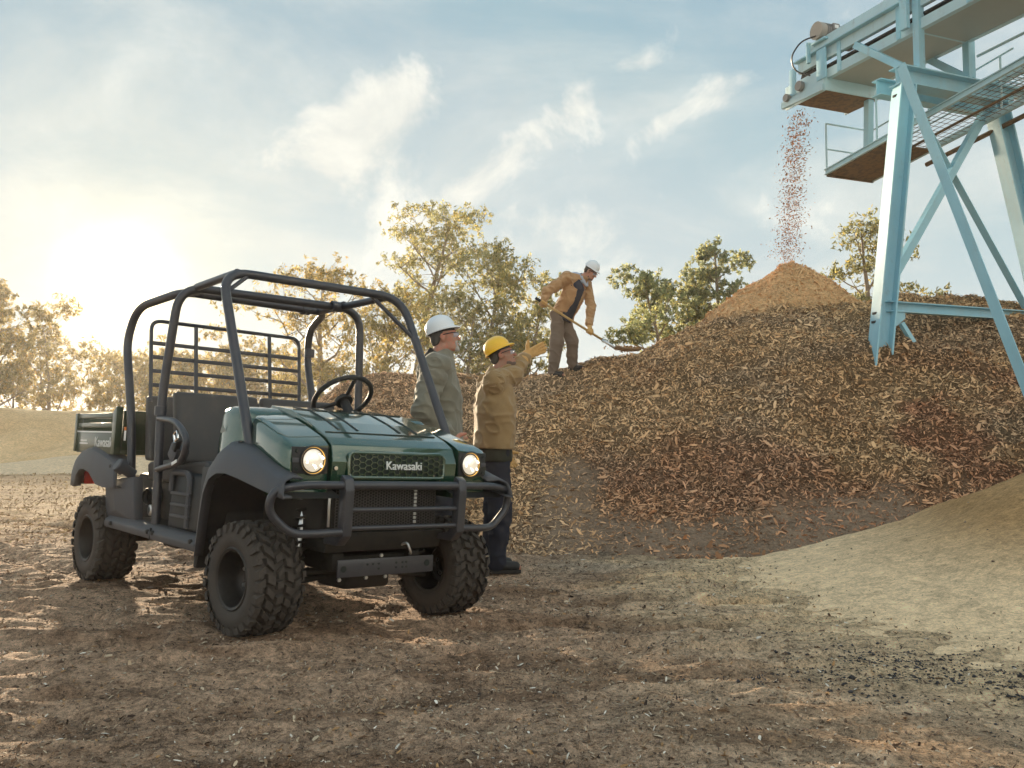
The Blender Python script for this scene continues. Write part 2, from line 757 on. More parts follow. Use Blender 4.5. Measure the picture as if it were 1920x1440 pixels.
# dents left by boots and tyres : x, y, half length, half width, turn, depth
DENTS = [(1.42, 5.62, 0.30, 0.13, 0.15, 0.055), (1.95, 5.30, 0.24, 0.09, -0.1, 0.035), (1.35, 5.15, 0.22, 0.09, 0.3, 0.03),
         (0.95, 4.90, 0.26, 0.08, 0.1, 0.026), (1.60, 4.85, 0.20, 0.08, -0.3, 0.022), (0.55, 4.55, 0.24, 0.07, 0.4, 0.024),
         (1.05, 4.45, 0.20, 0.07, 0.0, 0.020), (1.25, 4.10, 0.22, 0.06, 0.1, 0.022), (0.80, 3.70, 0.18, 0.06, -0.2, 0.016),
         (-0.20, 4.40, 0.20, 0.08, 0.5, 0.028), (0.20, 5.00, 0.22, 0.09, 0.2, 0.030), (-2.9, 5.2, 0.25, 0.10, -0.5, 0.035),
         (-2.3, 4.9, 0.22, 0.09, -0.6, 0.030), (-3.4, 6.0, 0.3, 0.1, -0.7, 0.04), (1.2, 6.7, 0.28, 0.08, 0.0, 0.025),
         (0.6, 6.3, 0.25, 0.09, 0.1, 0.03), (0.2, 5.9, 0.25, 0.1, 0.4, 0.03)]


def ground_z(x, y, fine=True):
    x = np.asarray(x, float); y = np.asarray(y, float)
    near = 1.0 / (1.0 + (np.hypot(x, y - 5) / 14.0) ** 2)
    z = 0.05 * fbm(x / 6.0, y / 6.0, oct=2, seed=3) * (1 - near) * 2.0
    # gentle tilt the vehicle stands on
    w = np.exp(-(((x + 1.6) / 2.2) ** 2 + ((y - 5.75) / 2.2) ** 2) ** 2)
    z = z * (1 - w) + w * (0.024 - 0.0365 * (x + 1.6) - 0.016 * (y - 5.75))
    if fine:
        right = sstep(0.2, 2.4, x - 0.15 * (y - 4))
        rough = (1 - 0.55 * right) * near * 1.15
        z = z + rough * 0.020 * fbm(x / 0.62 + 0.4 * fbm(x, y, oct=2, seed=9), y / 0.40, oct=4, seed=5, gain=0.55)
        rid = 1 - np.abs(fbm(x / 0.30, y / 0.17, oct=3, seed=21))
        z = z + rough * 0.026 * (rid - 0.7)
        # old tyre ruts curving in from the left
        for c0, amp in ((0.0, 1.0), (1.17, 0.8)):
            cy = 2.9 + c0 + 0.055 * (x + 4) ** 2
            dd = (y - cy) / 0.17
            lug = 0.7 + 0.5 * vnoise(x / 0.075, dd * 1.5, seed=44)
            z = z - 0.042 * amp * np.exp(-dd ** 2) * lug * sstep(1.0, -0.8, x) + 0.014 * amp * np.exp(-((np.abs(dd) - 1.5) / 0.5) ** 2) * sstep(1.0, -0.8, x)
        # the vehicle's own wheel tracks behind it
        for off in (-0.585, 0.585):
            al = (x + 0.864) * 0.676 - (y - 4.966) * 0.737
            ac = (x + 0.864) * 0.737 + (y - 4.966) * 0.676 - off
            bite = 0.55 + 0.6 * (np.sin(al / 0.075 * 3.14 + 2.5 * np.sign(ac) * np.abs(ac) / 0.12) > 0)
            z = z + sstep(-1.9, -2.5, al) * sstep(-14, -9, al) * (-0.032 * np.exp(-(ac / 0.13) ** 4) * bite + 0.018 * np.exp(-((np.abs(ac) - 0.20) / 0.06) ** 2))
        for (dx, dy, L, W, tr, dep) in DENTS:
            u = (x - dx) * math.cos(tr) + (y - dy) * math.sin(tr)
            v = -(x - dx) * math.sin(tr) + (y - dy) * math.cos(tr)
            q = np.sqrt((u / L) ** 2 + (v / W) ** 2)
            z = z - 1.6 * dep * sstep(1.15, 0.65, q) + dep * 0.7 * np.exp(-((q - 1.25) / 0.28) ** 2) * (0.6 + 0.6 * vnoise(x / 0.12, y / 0.12, seed=8))
        for (wx, wy, wz) in WHEELS_W:
            q = np.hypot(x - wx, y - wy)
            k = sstep(0.42, 0.12, q)
            z = z * (1 - k) + (wz + 0.012) * k + 0.022 * np.exp(-((q - 0.36) / 0.10) ** 2)
    return z


def grow(start, stop, d0, ratio):
    out, d, v = [], d0, start
    s = 1 if stop > start else -1
    while abs(v - start) < abs(stop - start):
        d *= ratio
        v += s * d
        out.append(v)
    return out


xs = np.arange(-4.8, 4.8, 0.028)
xs = np.array(grow(-4.8, -260, 0.03, 1.10)[::-1] + xs.tolist() + grow(4.8, 260, 0.03, 1.10))
ys = np.arange(1.5, 8.8, 0.026)
ys = np.array(grow(1.5, -60, 0.03, 1.16)[::-1] + ys.tolist() + grow(8.8, 420, 0.03, 1.045))
GX, GY = np.meshgrid(xs, ys, indexing='ij')
GZ = ground_z(GX, GY)
nx, ny = GX.shape
ii = np.arange(nx * ny).reshape(nx, ny)
F = np.stack([ii[:-1, :-1], ii[1:, :-1], ii[1:, 1:], ii[:-1, 1:]], -1).reshape(-1, 4)


def lerp3(a, b, t):
    t = np.asarray(t)[..., None]
    return np.asarray(a) * (1 - t) + np.asarray(b) * t


def dune_right(x, y):
    r = np.hypot(x - 7.7, (y - 6.75) * np.where(y > 6.75, 1.25, 1.02)) + 0.12 * fbm(x / 1.5, y / 1.5, oct=2, seed=4)
    h = 3.1 * np.clip(1 - r / 6.3, 0, 1) ** 1.75 - 0.03
    slide = 0.05 * sstep(0.15, 0.8, h) * fbm(np.arctan2(y - 6.75, x - 7.7) * 9.0, r / 2.2, oct=3, seed=15)
    return h + slide + 0.016 * fbm(x / 0.30, y / 0.40, oct=4, seed=14)


def soil_color(x, y):
    right = sstep(-0.4, 2.2, x + 0.35 * fbm(x / 0.9, y / 0.6, seed=31) - 0.10 * (y - 5))
    c = lerp3((0.560, 0.372, 0.250), (0.790, 0.565, 0.375), right)
    # damp dark soil at the foot of the chip pile
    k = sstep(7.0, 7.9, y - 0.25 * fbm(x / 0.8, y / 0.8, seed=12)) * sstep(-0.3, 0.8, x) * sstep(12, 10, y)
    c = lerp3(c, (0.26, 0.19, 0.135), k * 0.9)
    # pale strip of trodden sawdust in front of the pile
    k = np.exp(-((y - 7.2 - 0.12 * x) / 0.33) ** 2) * sstep(-0.2, 0.6, x)
    c = lerp3(c, (0.42, 0.36, 0.28), k * 0.6)
    # golden litter further back on the left
    k = sstep(8, 13, y) * sstep(0, -3, x)
    c = lerp3(c, (0.36, 0.25, 0.14), k * 0.8)
    k = sstep(-0.05, 0.7, fbm(x / 0.75, y / 0.28, oct=4, seed=61)) * sstep(2.6, 0.8, x)
    c = lerp3(c, np.asarray(c) * np.array((0.62, 0.58, 0.55)), k)
    rr_ = np.hypot(x - 7.7, y - 6.75) + 0.30 * fbm(x / 0.7, y / 0.45, oct=4, seed=66)
    k = sstep(7.3, 6.1, rr_) * sstep(9.0, 7.6, y)
    c = lerp3(c, (0.860, 0.625, 0.385), k)
    return c


def dirt_material(name, scale=1.0, grain=0.6, rough=0.95, mottle=0.35):
    m = bpy.data.materials.new(name)
    m.use_nodes = True
    g = NT(m.node_tree)
    b = g.n['Principled BSDF']
    co = g.node('ShaderNodeTexCoord').outputs['Object']
    a = g.node('ShaderNodeAttribute', attribute_name='col').outputs['Color']
    f1 = g.noise(co, 3.0 * scale, 8.0, 0.65)
    f2 = g.noise(co, 55.0 * scale, 6.0, 0.7)
    f3 = g.noise(co, 240.0 * scale, 3.0, 0.6)
    f4 = g.noise(co, 13.0 * scale, 7.0, 0.68, 0.4)
    tot = None
    for f_, w_ in ((f1, 1.0), (f4, 2.6), (f2, 2.8), (f3, 2.4)):
        q = g.math('MULTIPLY', g.math('SUBTRACT', f_, 0.5), w_ * mottle)
        tot = q if tot is None else g.math('ADD', tot, q)
    k = g.math('MAXIMUM', g.math('ADD', 1.0, tot), 0.25)
    n = g.node('ShaderNodeVectorMath', operation='SCALE')
    g.l.new(a, n.inputs[0]); g.l.new(k, n.inputs['Scale'])
    # light grains and dark specks
    vor = g.node('ShaderNodeTexVoronoi')
    vor.inputs['Scale'].default_value = 150.0 * scale
    g.l.new(co, vor.inputs['Vector'])
    sp = g.smooth(vor.outputs['Color'], 0.93, 1.0)
    c = g.mix(g.math('MULTIPLY', sp, 0.45), n.outputs[0], (0.50, 0.43, 0.34, 1))
    g.l.new(c, b.inputs['Base Color'])
    b.inputs['Roughness'].default_value = rough
    b.inputs['Specular IOR Level'].default_value = 0.15
    h = g.math('ADD', g.math('MULTIPLY', f4, 2.2), g.math('ADD', g.math('MULTIPLY', f2, 1.0), g.math('MULTIPLY', f3, 0.4)))
    bp = g.node('ShaderNodeBump')
    bp.inputs['Strength'].default_value = grain
    bp.inputs['Distance'].default_value = 0.02
    g.l.new(h, bp.inputs['Height'])
    g.l.new(bp.outputs[0], b.inputs['Normal'])
    return m


M_dirt = dirt_material('dirt', 1.0, 1.2, 0.95, 1.05)
M_sawdust = dirt_material('sawdust', 1.1, 0.5, 0.95, 0.62)
M_chipbase = dirt_material('chip_bed', 0.6, 1.0, 0.95, 0.6)
me = quads('ground', np.stack([GX, GY, GZ], -1).reshape(-1, 3), F)
set_color_attr(me, soil_color(GX, GY).reshape(-1, 3))
ground = tag(link('ground', me, M_dirt, smooth=180), kind='structure')
ground['label'] = 'trodden brown dirt and sawdust yard with tyre ruts'

# ---- chip pile : ridge line (x, height) with its depth and the depth of its foot
RIDGE = [(-4.6, 0.10, 12.5, 11.0), (-3.4, 0.75, 12.5, 10.2), (-2.74, 1.63, 12.5, 9.6), (-2.37, 1.88, 12.5, 9.2), (-1.92, 2.02, 12.5, 9.0), (-1.48, 1.99, 12.5, 8.8),
         (-0.96, 2.03, 12.5, 8.5), (-0.53, 2.00, 12.8, 8.3), (0.0, 2.01, 13.0, 8.2), (0.42, 2.06, 13.0, 8.1), (0.88, 2.06, 13.0, 8.1), (1.31, 2.22, 13.0, 8.0),
         (1.85, 2.44, 13.0, 7.9), (2.31, 2.74, 13.0, 7.8), (2.92, 2.91, 13.0, 7.7), (3.71, 2.97, 12.8, 7.6), (4.44, 3.06, 12.5, 7.5), (5.03, 3.14, 12.5, 7.4),
         (5.47, 3.19, 12.5, 7.4), (6.43, 3.17, 12.5, 7.4), (7.1, 3.03, 12.5, 7.4), (8.4, 2.7, 12.5, 7.6), (10.0, 1.7, 12.5, 8.4), (11.8, 0.1, 12.5, 10.5)]
RA = np.array(RIDGE)
CONE = (4.39, 14.2, 3.88)


def pile_z(x, y, fine=True):
    x = np.asarray(x, float); y = np.asarray(y, float)
    H = np.interp(x, RA[:, 0], RA[:, 1], left=0, right=0)
    Dp = np.interp(x, RA[:, 0], RA[:, 2])
    B = np.interp(x, RA[:, 0], RA[:, 3])
    t = (y - B) / (Dp - B)
    # straight talus with a concave toe and a soft brow
    tt = np.clip(t, 0, 1)
    s = tt * (0.50 + 0.50 * sstep(-0.05, 0.75, tt))
    s = s - 0.035 * np.exp(-((tt - 1.0) / 0.14) ** 2) + 0.035 * np.exp(-((t - 1.0) / 0.10) ** 2) * 0
    back = np.clip((y - Dp) / 3.2, 0, None)
    s = np.where(t > 1, 0.965 - 0.55 * back ** 1.3, s)
    z = H * s
    z = np.where(t < 0, t * 0.6, z)
    r = np.hypot((x - CONE[0]) * 1.0, (y - CONE[1]))
    cone = CONE[2] - 0.05 - 0.80 * (np.sqrt(r * r + 0.010) - 0.10) - 0.02 * np.sin(3 * np.arctan2(y - CONE[1], x - CONE[0]) + 1)
    # the fresh spill leans further out on its left
    spill = CONE[2] - 0.50 - 0.80 * np.hypot((x - CONE[0] + 0.55), (y - CONE[1] + 0.1))
    z = np.maximum(z, np.maximum(cone, np.where(np.hypot(x - CONE[0] + .75, y - CONE[1]) < 1.6, spill, -9)))
    if fine:
        a = sstep(0.0, 0.5, z)
        z = z + a * (0.10 * fbm(x / 1.1, y / 0.8, oct=3, seed=71) + 0.032 * fbm(x / 0.20, y / 0.18, oct=3, seed=73))
    return z


px = np.arange(-5.0, 11.6, 0.055)
py = np.arange(7.0, 16.6, 0.055)
PX, PY = np.meshgrid(px, py, indexing='ij')
PZ = pile_z(PX, PY)
PZ = np.where(PZ < -0.12, -0.12, PZ)


def chip_color(x, y, z, n, rnd):
    """base colour of wood chips by where they lie"""
    tan_ = np.array((0.60, 0.385, 0.210)); brown = np.array((0.42, 0.255, 0.130)); red = np.array((0.36, 0.170, 0.095)); grey = np.array((0.375, 0.258, 0.165)); fresh = np.array((0.85, 0.530, 0.275))
    low = sstep(1.5, 0.5, z + 0.5 * fbm(x / 1.2, y / 1.2, seed=81))
    red_patch = sstep(-0.05, 0.5, fbm(x / 1.6 + 2.0, z / 0.7, seed=83)) * sstep(1.0, 2.5, x) * sstep(2.4, 1.4, z)
    c = lerp3(tan_, brown, np.clip(0.35 + 0.5 * fbm(x / 0.9, y / 0.9, seed=85), 0, 1))
    c = lerp3(c, grey, sstep(0.1, 0.6, fbm(x / 1.4 + 9, z / 0.6, seed=87)) * 0.6)
    c = lerp3(c, red, np.clip(red_patch + low * 0.75 * sstep(0.3, 1.2, x), 0, 1) * 0.85)
    r = np.hypot(x - CONE[0], y - CONE[1])
    wf = sstep(1.5, 1.15, r + 0.15 * fbm(x / 0.3, y / 0.3, seed=6)) * sstep(13.0, 13.2, y + 0.1 * fbm(x, y, seed=3))
    c = lerp3(c, np.array((0.52, 0.33, 0.20)), sstep(-0.3, -1.2, x) * 0.8)
    k = np.maximum(0.55 + 1.45 * rnd, 0.18)
    c = c * k[..., None]
    c = lerp3(c, fresh * (0.86 + 0.25 * np.clip(rnd, 0, 1))[..., None], wf)
    return c * np.minimum(1.0, 0.86 / c.max(-1, keepdims=True))


nx, ny = PX.shape
ii = np.arange(nx * ny).reshape(nx, ny)
F = np.stack([ii[:-1, :-1], ii[1:, :-1], ii[1:, 1:], ii[:-1, 1:]], -1).reshape(-1, 4)
Vp = np.stack([PX, PY, PZ], -1).reshape(-1, 3)
keep = (Vp[F][:, :, 2].max(1) > -0.10)
me = quads('wood_chip_pile', Vp, F[keep])
cc = chip_color(PX, PY, PZ, None, np.full(PX.shape, -0.12))  # bed coloured darker to paint in the shade between chips
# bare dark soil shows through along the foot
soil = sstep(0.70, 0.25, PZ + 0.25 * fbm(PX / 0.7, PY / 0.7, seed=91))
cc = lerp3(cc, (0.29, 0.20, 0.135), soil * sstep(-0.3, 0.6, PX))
set_color_attr(me, cc.reshape(-1, 3))
pile = tag(link('wood_chip_pile', me, M_chipbase, smooth=180), 'huge brown wood chip pile sloping down behind the workers', 'chip pile')


def normals_of(fz, x, y, e=0.03):
    zx = (fz(x + e, y) - fz(x - e, y)) / (2 * e)
    zy = (fz(x, y + e) - fz(x, y - e)) / (2 * e)
    n = np.stack([-zx, -zy, np.ones_like(zx)], -1)
    return n / np.linalg.norm(n, axis=-1, keepdims=True)


def flakes(name, P, N, L, W, col, tilt=0.7, lift=0.3, rng=RNG):
    """thin bent slivers strewn on a surface: two quads each"""
    n = len(P)
    jit = rng.normal(size=(n, 3)) * tilt
    nn = N + jit
    nn /= np.linalg.norm(nn, axis=1, keepdims=True)
    t = rng.normal(size=(n, 3))
    t -= (t * nn).sum(1, keepdims=True) * nn
    t /= np.linalg.norm(t, axis=1, keepdims=True)
    s = np.cross(nn, t)
    L = L[:, None]; W = W[:, None]
    bend = (rng.random((n, 1)) * 0.5 + 0.1) * W
    P = P + N * (lift * L)
    w2 = W * (0.35 + 0.6 * rng.random((n, 1)))
    V = np.stack([P - t * L - s * w2, P - t * L + s * W * 0.6, P + s * W + nn * bend, P - s * W + nn * bend, P + t * L + s * w2, P + t * L - s * W * 0.5], 1).reshape(-1, 3)
    b = (np.arange(n) * 6)[:, None]
    F = np.concatenate([b + np.array([[0, 3, 2, 1]]), b + np.array([[3, 5, 4, 2]])])
    me = quads(name, V, F)
    set_color_attr(me, np.repeat(col, 6, axis=0))
    return me


def pebbles(name, P, R, col, rng=RNG, squash=0.65):
    n = len(P)
    base = np.array([(1, 0, 0), (-1, 0, 0), (0, 1, 0), (0, -1, 0), (0, 0, 1), (0, 0, -1)], float)
    tri = np.array([(0, 2, 4), (2, 1, 4), (1, 3, 4), (3, 0, 4), (2, 0, 5), (1, 2, 5), (3, 1, 5), (0, 3, 5)])
    a = rng.random(n) * 6.28
    sc = R[:, None] * (0.6 + 0.8 * rng.random((n, 3)))
    sc[:, 2] *= squash
    B = base[None] * sc[:, None, :] + rng.normal(size=(n, 6, 3)) * R[:, None, None] * 0.18
    c, s = np.cos(a)[:, None], np.sin(a)[:, None]
    V = np.stack([B[..., 0] * c - B[..., 1] * s, B[..., 0] * s + B[..., 1] * c, B[..., 2]], -1) + P[:, None, :]
    F = (np.arange(n) * 6)[:, None, None] + tri[None]
    me = quads(name, V.reshape(-1, 3), F.reshape(-1, 3))
    set_color_attr(me, np.repeat(col, 6, axis=0))
    return me


M_chip = pmat('wood_chip', (0.4, 0.25, 0.12), rough=0.85, attr='col', spec=0.2)
M_bits = pmat('litter', (0.4, 0.25, 0.12), rough=0.9, attr='col', spec=0.2)
M_coal = pmat('char', (0.02, 0.02, 0.024), rough=0.6, attr='col', spec=0.4)

# loose chips over the pile, denser where the camera side faces us
n = 335000
qx = RNG.uniform(-4.2, 9.6, n); qy = RNG.uniform(7.3, 15.4, n)
qz = pile_z(qx, qy)
Dq = np.interp(qx, RA[:, 0], RA[:, 2])
cone_r = np.hypot(qx - CONE[0], qy - CONE[1])
bare = sstep(0.62, 0.25, qz + 0.34 * fbm(qx / 0.7, qy / 0.7, seed=91)) * sstep(-0.3, 0.6, qx)
vis = (qz > -0.02) & ((qy < Dq + 0.5) | (cone_r < 2.2)) & (RNG.random(n) > bare * 0.78) & ((np.abs(qx - 2.6 * (qy / 9)) < 8))
qx, qy, qz = qx[vis], qy[vis], qz[vis]
Nn = normals_of(pile_z, qx, qy)
rr = RNG.random(len(qx))
Lc = np.clip(np.exp(RNG.normal(math.log(0.0148), 0.45, len(qx))), 0.007, 0.055)
me = flakes('chips', np.stack([qx, qy, qz], -1), Nn, Lc, Lc * RNG.uniform(0.20, 0.42, len(qx)), chip_color(qx, qy, qz, None, RNG.random(len(qx)) ** 1.2), tilt=0.55)
o = link('loose_chips', me, M_chip, pile, smooth=None)
tag(o, kind='stuff')

# ---- smooth sawdust dunes
def dune_mesh(name, fz, x0, x1, y0, y1, d, colf, label):
    X, Y = np.meshgrid(np.arange(x0, x1, d), np.arange(y0, y1, d), indexing='ij')
    Z = fz(X, Y)
    g = ground_z(X, Y, False)
    nx, ny = X.shape
    ii = np.arange(nx * ny).reshape(nx, ny)
    F = np.stack([ii[:-1, :-1], ii[1:, :-1], ii[1:, 1:], ii[:-1, 1:]], -1).reshape(-1, 4)
    V = np.stack([X, Y, Z], -1).reshape(-1, 3)
    k = ((Z - g).reshape(-1)[F].max(1) > -0.06)
    me = quads(name, V, F[k])
    set_color_attr(me, colf(X, Y, Z).reshape(-1, 3))
    return tag(link(name, me, M_sawdust, smooth=180), label, 'sawdust pile')


def dune_left(x, y):
    top = 2.25 + 0.12 * fbm(x / 7.0, y / 9.0, oct=2, seed=24)
    f = sstep(29.0, 35.0, y + 0.9 * fbm(x / 5, y / 5, seed=25)) * sstep(46, 40, y) * sstep(2.0, -5.0, x)
    return top * f - 0.05 + 0.05 * fbm(x / 1.2, y / 1.2, oct=3, seed=26) * f


def dune_far(x, y):
    f = np.exp(-(((x + 12.5) / 4.2) ** 2 + ((y - 27.5) / 1.8) ** 2))
    return 0.62 * f - 0.06 + 0.02 * fbm(x / 0.9, y / 0.9, oct=3, seed=27)


dr = dune_mesh('sawdust_pile', dune_right, 1.0, 14.0, 2.2, 12.4, 0.05,
               lambda X, Y, Z: lerp3(lerp3((0.860, 0.625, 0.385), (0.46, 0.275, 0.125), sstep(0.03, 0.50, Z)), (0.40, 0.235, 0.10), sstep(0.0, 0.6, fbm(X / 1.2, Z / 0.4, seed=2)) * 0.5 * sstep(0.15, 0.7, Z)),
               'smooth tan sawdust dune rising at the right edge')
dl = dune_mesh('sawdust_pile', dune_left, -32, 3, 27, 47, 0.25,
               lambda X, Y, Z: lerp3((0.56, 0.37, 0.19), (0.64, 0.44, 0.24), sstep(-0.4, 0.4, fbm(X / 2.5, Y / 2.5, seed=5))),
               'long pale sawdust bank behind the green cargo bed')
df = dune_mesh('sawdust_pile', dune_far, -24, -2, 23, 32, 0.15,
               lambda X, Y, Z: np.broadcast_to(np.array((0.66, 0.50, 0.33)), X.shape + (3,)) * 1.0,
               'low grey sawdust heap in front of the pale bank')

# ---- litter on the ground
n = 85000
d = 1.7 * (11.0 / 1.7) ** RNG.random(n)
ang = RNG.uniform(-0.62, 0.62, n)
bx, by = d * np.tan(ang), d
rightness = sstep(0.4, 2.6, bx - 0.1 * (by - 4))
ok = (RNG.random(n) > rightness * 0.80) & ((dune_right(bx, by) < ground_z(bx, by, False) + 0.02) | (RNG.random(n) > 0.97))
bx, by = bx[ok], by[ok]
bz = np.maximum(ground_z(bx, by), dune_right(bx, by))
rr = RNG.random(len(bx))
pal = np.array([(0.30, 0.20, 0.125), (0.12, 0.080, 0.055), (0.52, 0.41, 0.29), (0.20, 0.135, 0.095), (0.065, 0.045, 0.036), (0.42, 0.24, 0.11), (0.75, 0.68, 0.58)])
pc = pal[RNG.choice(len(pal), len(bx), p=[.22, .18, .21, .17, .10, .07, .05])] * (0.75 + 0.5 * rr[:, None])
Ls = np.minimum(np.exp(RNG.normal(math.log(0.0040), 0.55, len(bx))), 0.0125) * (0.8 + by * 0.12)
me = flakes('litter', np.stack([bx, by, bz + 0.001], -1), np.tile((0, 0, 1.0), (len(bx), 1)), Ls, Ls * RNG.uniform(0.15, 0.5, len(bx)), pc, tilt=0.5, lift=0.2)
tag(link('ground_litter', me, M_bits, smooth=None), 'fine bark slivers and straw strewn over the dirt', 'litter', kind='stuff')
n = 11000
d = 1.7 * (9.0 / 1.7) ** RNG.random(n)
ang = RNG.uniform(-0.62, 0.62, n)
bx, by = d * np.tan(ang), d
ok = RNG.random(n) > sstep(0.4, 2.4, bx) * 0.85
bx, by = bx[ok], by[ok]
R_ = np.minimum(np.exp(RNG.normal(math.log(0.0034), 0.5, len(bx))), 0.010) * (0.8 + by * 0.10)
bz = np.maximum(ground_z(bx, by), dune_right(bx, by)) + R_ * 0.15
pal2 = np.array([(0.26, 0.19, 0.135), (0.19, 0.14, 0.10), (0.36, 0.29, 0.21), (0.14, 0.10, 0.075)])
me = pebbles('crumbs', np.stack([bx, by, bz], -1), R_, pal2[RNG.integers(0, 4, len(bx))] * (0.8 + 0.4 * RNG.random((len(bx), 1))))
tag(link('soil_crumbs', me, M_bits, smooth=None), 'small brown clods and crumbs of soil on the yard', 'soil', kind='stuff')
# charred crumbs in a band at the lower right
n = 4800
u = RNG.random(n)
cx = 0.55 + 2.0 * u ** 0.8 + RNG.normal(size=n) * 0.14
cy = 4.25 - 0.40 * u + RNG.normal(size=n) * 0.36 - (RNG.random(n) > 0.8) * 0.30
keepc = fbm(cx / 0.34, cy / 0.30, oct=4, seed=55) > -0.1 + 1.0 * RNG.random(n) - 0.2 * u
cx, cy = cx[keepc], cy[keepc]
R_ = np.exp(RNG.normal(math.log(0.0042), 0.45, len(cx)))
me = pebbles('char', np.stack([cx, cy, np.maximum(ground_z(cx, cy), dune_right(cx, cy)) + R_ * 0.25], -1), R_, np.tile((0.035, 0.033, 0.036), (len(cx), 1)) * (0.6 + 1.2 * RNG.random((len(cx), 1))))
tag(link('charred_crumbs', me, M_coal, smooth=None), 'black charred crumbs scattered on the sandy foreground', 'char', kind='stuff')
# golden litter carpet further back on the left
n = 14000
d = 9.0 * (31.0 / 9.0) ** RNG.random(n)
ang = RNG.uniform(-0.60, -0.12, n)
bx, by = d * np.tan(ang), d
bz = ground_z(bx, by)
Ls = RNG.uniform(0.012, 0.034, n) * (0.6 + by * 0.03)
pc = np.array([(0.42, 0.27, 0.13), (0.30, 0.19, 0.10), (0.52, 0.36, 0.19)])[RNG.integers(0, 3, n)] * (0.7 + 0.6 * RNG.random((n, 1)))
me = flakes('litter', np.stack([bx, by, bz + 0.003], -1), np.tile((0, 0, 1.0), (n, 1)), Ls, Ls * RNG.uniform(0.15, 0.4, n), pc, tilt=0.6, lift=0.3)
tag(link('chip_litter', me, M_chip, smooth=None), 'golden wood chips carpeting the ground beyond the rear wheel', 'chip litter', kind='stuff')

# ------------------------------------------------------------------ utility vehicle
M_paint = pmat('green_paint', (0.016, 0.066, 0.038), rough=0.14, metal=0.30, coat=1.0, var=0.12, vscale=3.0, dust=0.16)
M_paint.node_tree.nodes['Principled BSDF'].inputs['Coat IOR'].default_value = 1.75
M_bed = pmat('bed_paint', (0.030, 0.050, 0.026), rough=0.38, metal=0.1, coat=0.4, var=0.15, vscale=4.0, dust=0.25)
M_plast = pmat('grey_plastic', (0.060, 0.062, 0.072), rough=0.52, var=0.12, vscale=9.0, bump=0.06, bscale=500.0, dust=0.12)
M_black = pmat('black_plastic', (0.018, 0.018, 0.019), rough=0.55, var=0.15, vscale=9.0, bump=0.05, bscale=400.0, dust=0.10)
M_tubem = pmat('tube_paint', (0.045, 0.046, 0.056), rough=0.36, metal=0.2, coat=0.25, var=0.15, vscale=14.0, dust=0.06)
M_under = pmat('undercarriage', (0.014, 0.013, 0.012), rough=0.7, var=0.3, vscale=12.0, dust=0.08)
M_rubber = pmat('tyre_rubber', (0.020, 0.020, 0.023), rough=0.72, var=0.2, vscale=16.0, bump=0.08, bscale=160.0, dust=0.22)
M_rim = pmat('rim_steel', (0.020, 0.020, 0.022), rough=0.42, metal=0.5, dust=0.12)
M_chrome = pmat('chrome', (0.8, 0.8, 0.8), rough=0.12, metal=1.0)
M_bright = pmat('bright_steel', (0.62, 0.62, 0.62), rough=0.3, metal=1.0)
M_vinyl = pmat('seat_vinyl', (0.050, 0.047, 0.046), rough=0.48, var=0.12, vscale=6.0, bump=0.12, bscale=220.0, dust=0.15)
M_lamp = pmat('lamp_lens', (0.62, 0.60, 0.56), rough=0.18, metal=0.7, emit=(1.0, 0.88, 0.68), estr=0.22, var=0.35, vscale=45.0)
M_glow = pmat('lamp_filament', (1, 1, 1), rough=0.3, emit=(1.0, 0.86, 0.62), estr=0.9)
M_amber = pmat('amber_reflector', (0.75, 0.42, 0.10), rough=0.18, metal=0.6, emit=(1.0, 0.62, 0.18), estr=0.12)
M_red = pmat('red_lens', (0.55, 0.02, 0.015), rough=0.2, coat=1.0)
M_white = pmat('white_decal', (0.80, 0.80, 0.78), rough=0.5)
M_orange = pmat('orange_decal', (0.75, 0.22, 0.05), rough=0.5)
M_groove = pmat('seam_shadow_gap', (0.010, 0.016, 0.013), rough=0.6)  # near-black, painted in for the shade inside pressed grooves and holes

CAR = thing('utility_vehicle', 'dark green four wheel utility vehicle with open roll cage and bull bar', 'utility vehicle')
_yaw, _pit, _rol = -0.828, 0.013, -0.0381
CAR.matrix_world = Matrix.Translation((-0.8639, 4.9658, 0.0098)) @ (Matrix.Rotation(_yaw, 4, 'Z') @ Matrix.Rotation(_pit, 4, 'Y') @ Matrix.Rotation(_rol, 4, 'X'))


def part(name, me, mat, parent=CAR, label=None, smooth=40):
    return link(name, me, mat, parent, label, smooth)


def mirror_pts(pts, s):
    return [(p[0], p[1] * s, p[2]) for p in pts]


# ---- wheels
R_T, W_T, R_R = 0.288, 0.255, 0.148


def tyre_mesh():
    h = W_T / 2
    prof = [(R_R, -h * 0.86), (R_R + 0.012, -h * 0.96), (R_R + 0.05, -h * 1.02), (R_T - 0.075, -h * 1.0), (R_T - 0.045, -h * 0.95), (R_T - 0.030, -h * 0.86),
            (R_T - 0.026, -h * 0.5), (R_T - 0.025, 0), (R_T - 0.026, h * 0.5), (R_T - 0.030, h * 0.86), (R_T - 0.045, h * 0.95), (R_T - 0.075, h * 1.0), (R_R + 0.05, h * 1.02), (R_R + 0.012, h * 0.96), (R_R, h * 0.86)]
    return revolve(prof, 56, 'y', closed=True)


def lug(a0, y0, da, dy, skew, r0, r1, ny=0.0):
    """one tread block on the circumference"""
    P = []
    for r, sh in ((r0, 1.0), (r1, 0.82)):
        for (sa, sy) in ((-1, -1), (1, -1), (1, 1), (-1, 1)):
            a = a0 + sa * da * sh * 0.5 + sy * skew * 0.5
            y = y0 + sy * dy * sh * 0.5
            rr = r - ny * abs(y / (W_T / 2)) ** 3
            P.append((rr * math.cos(a), y, rr * math.sin(a)))
    return P


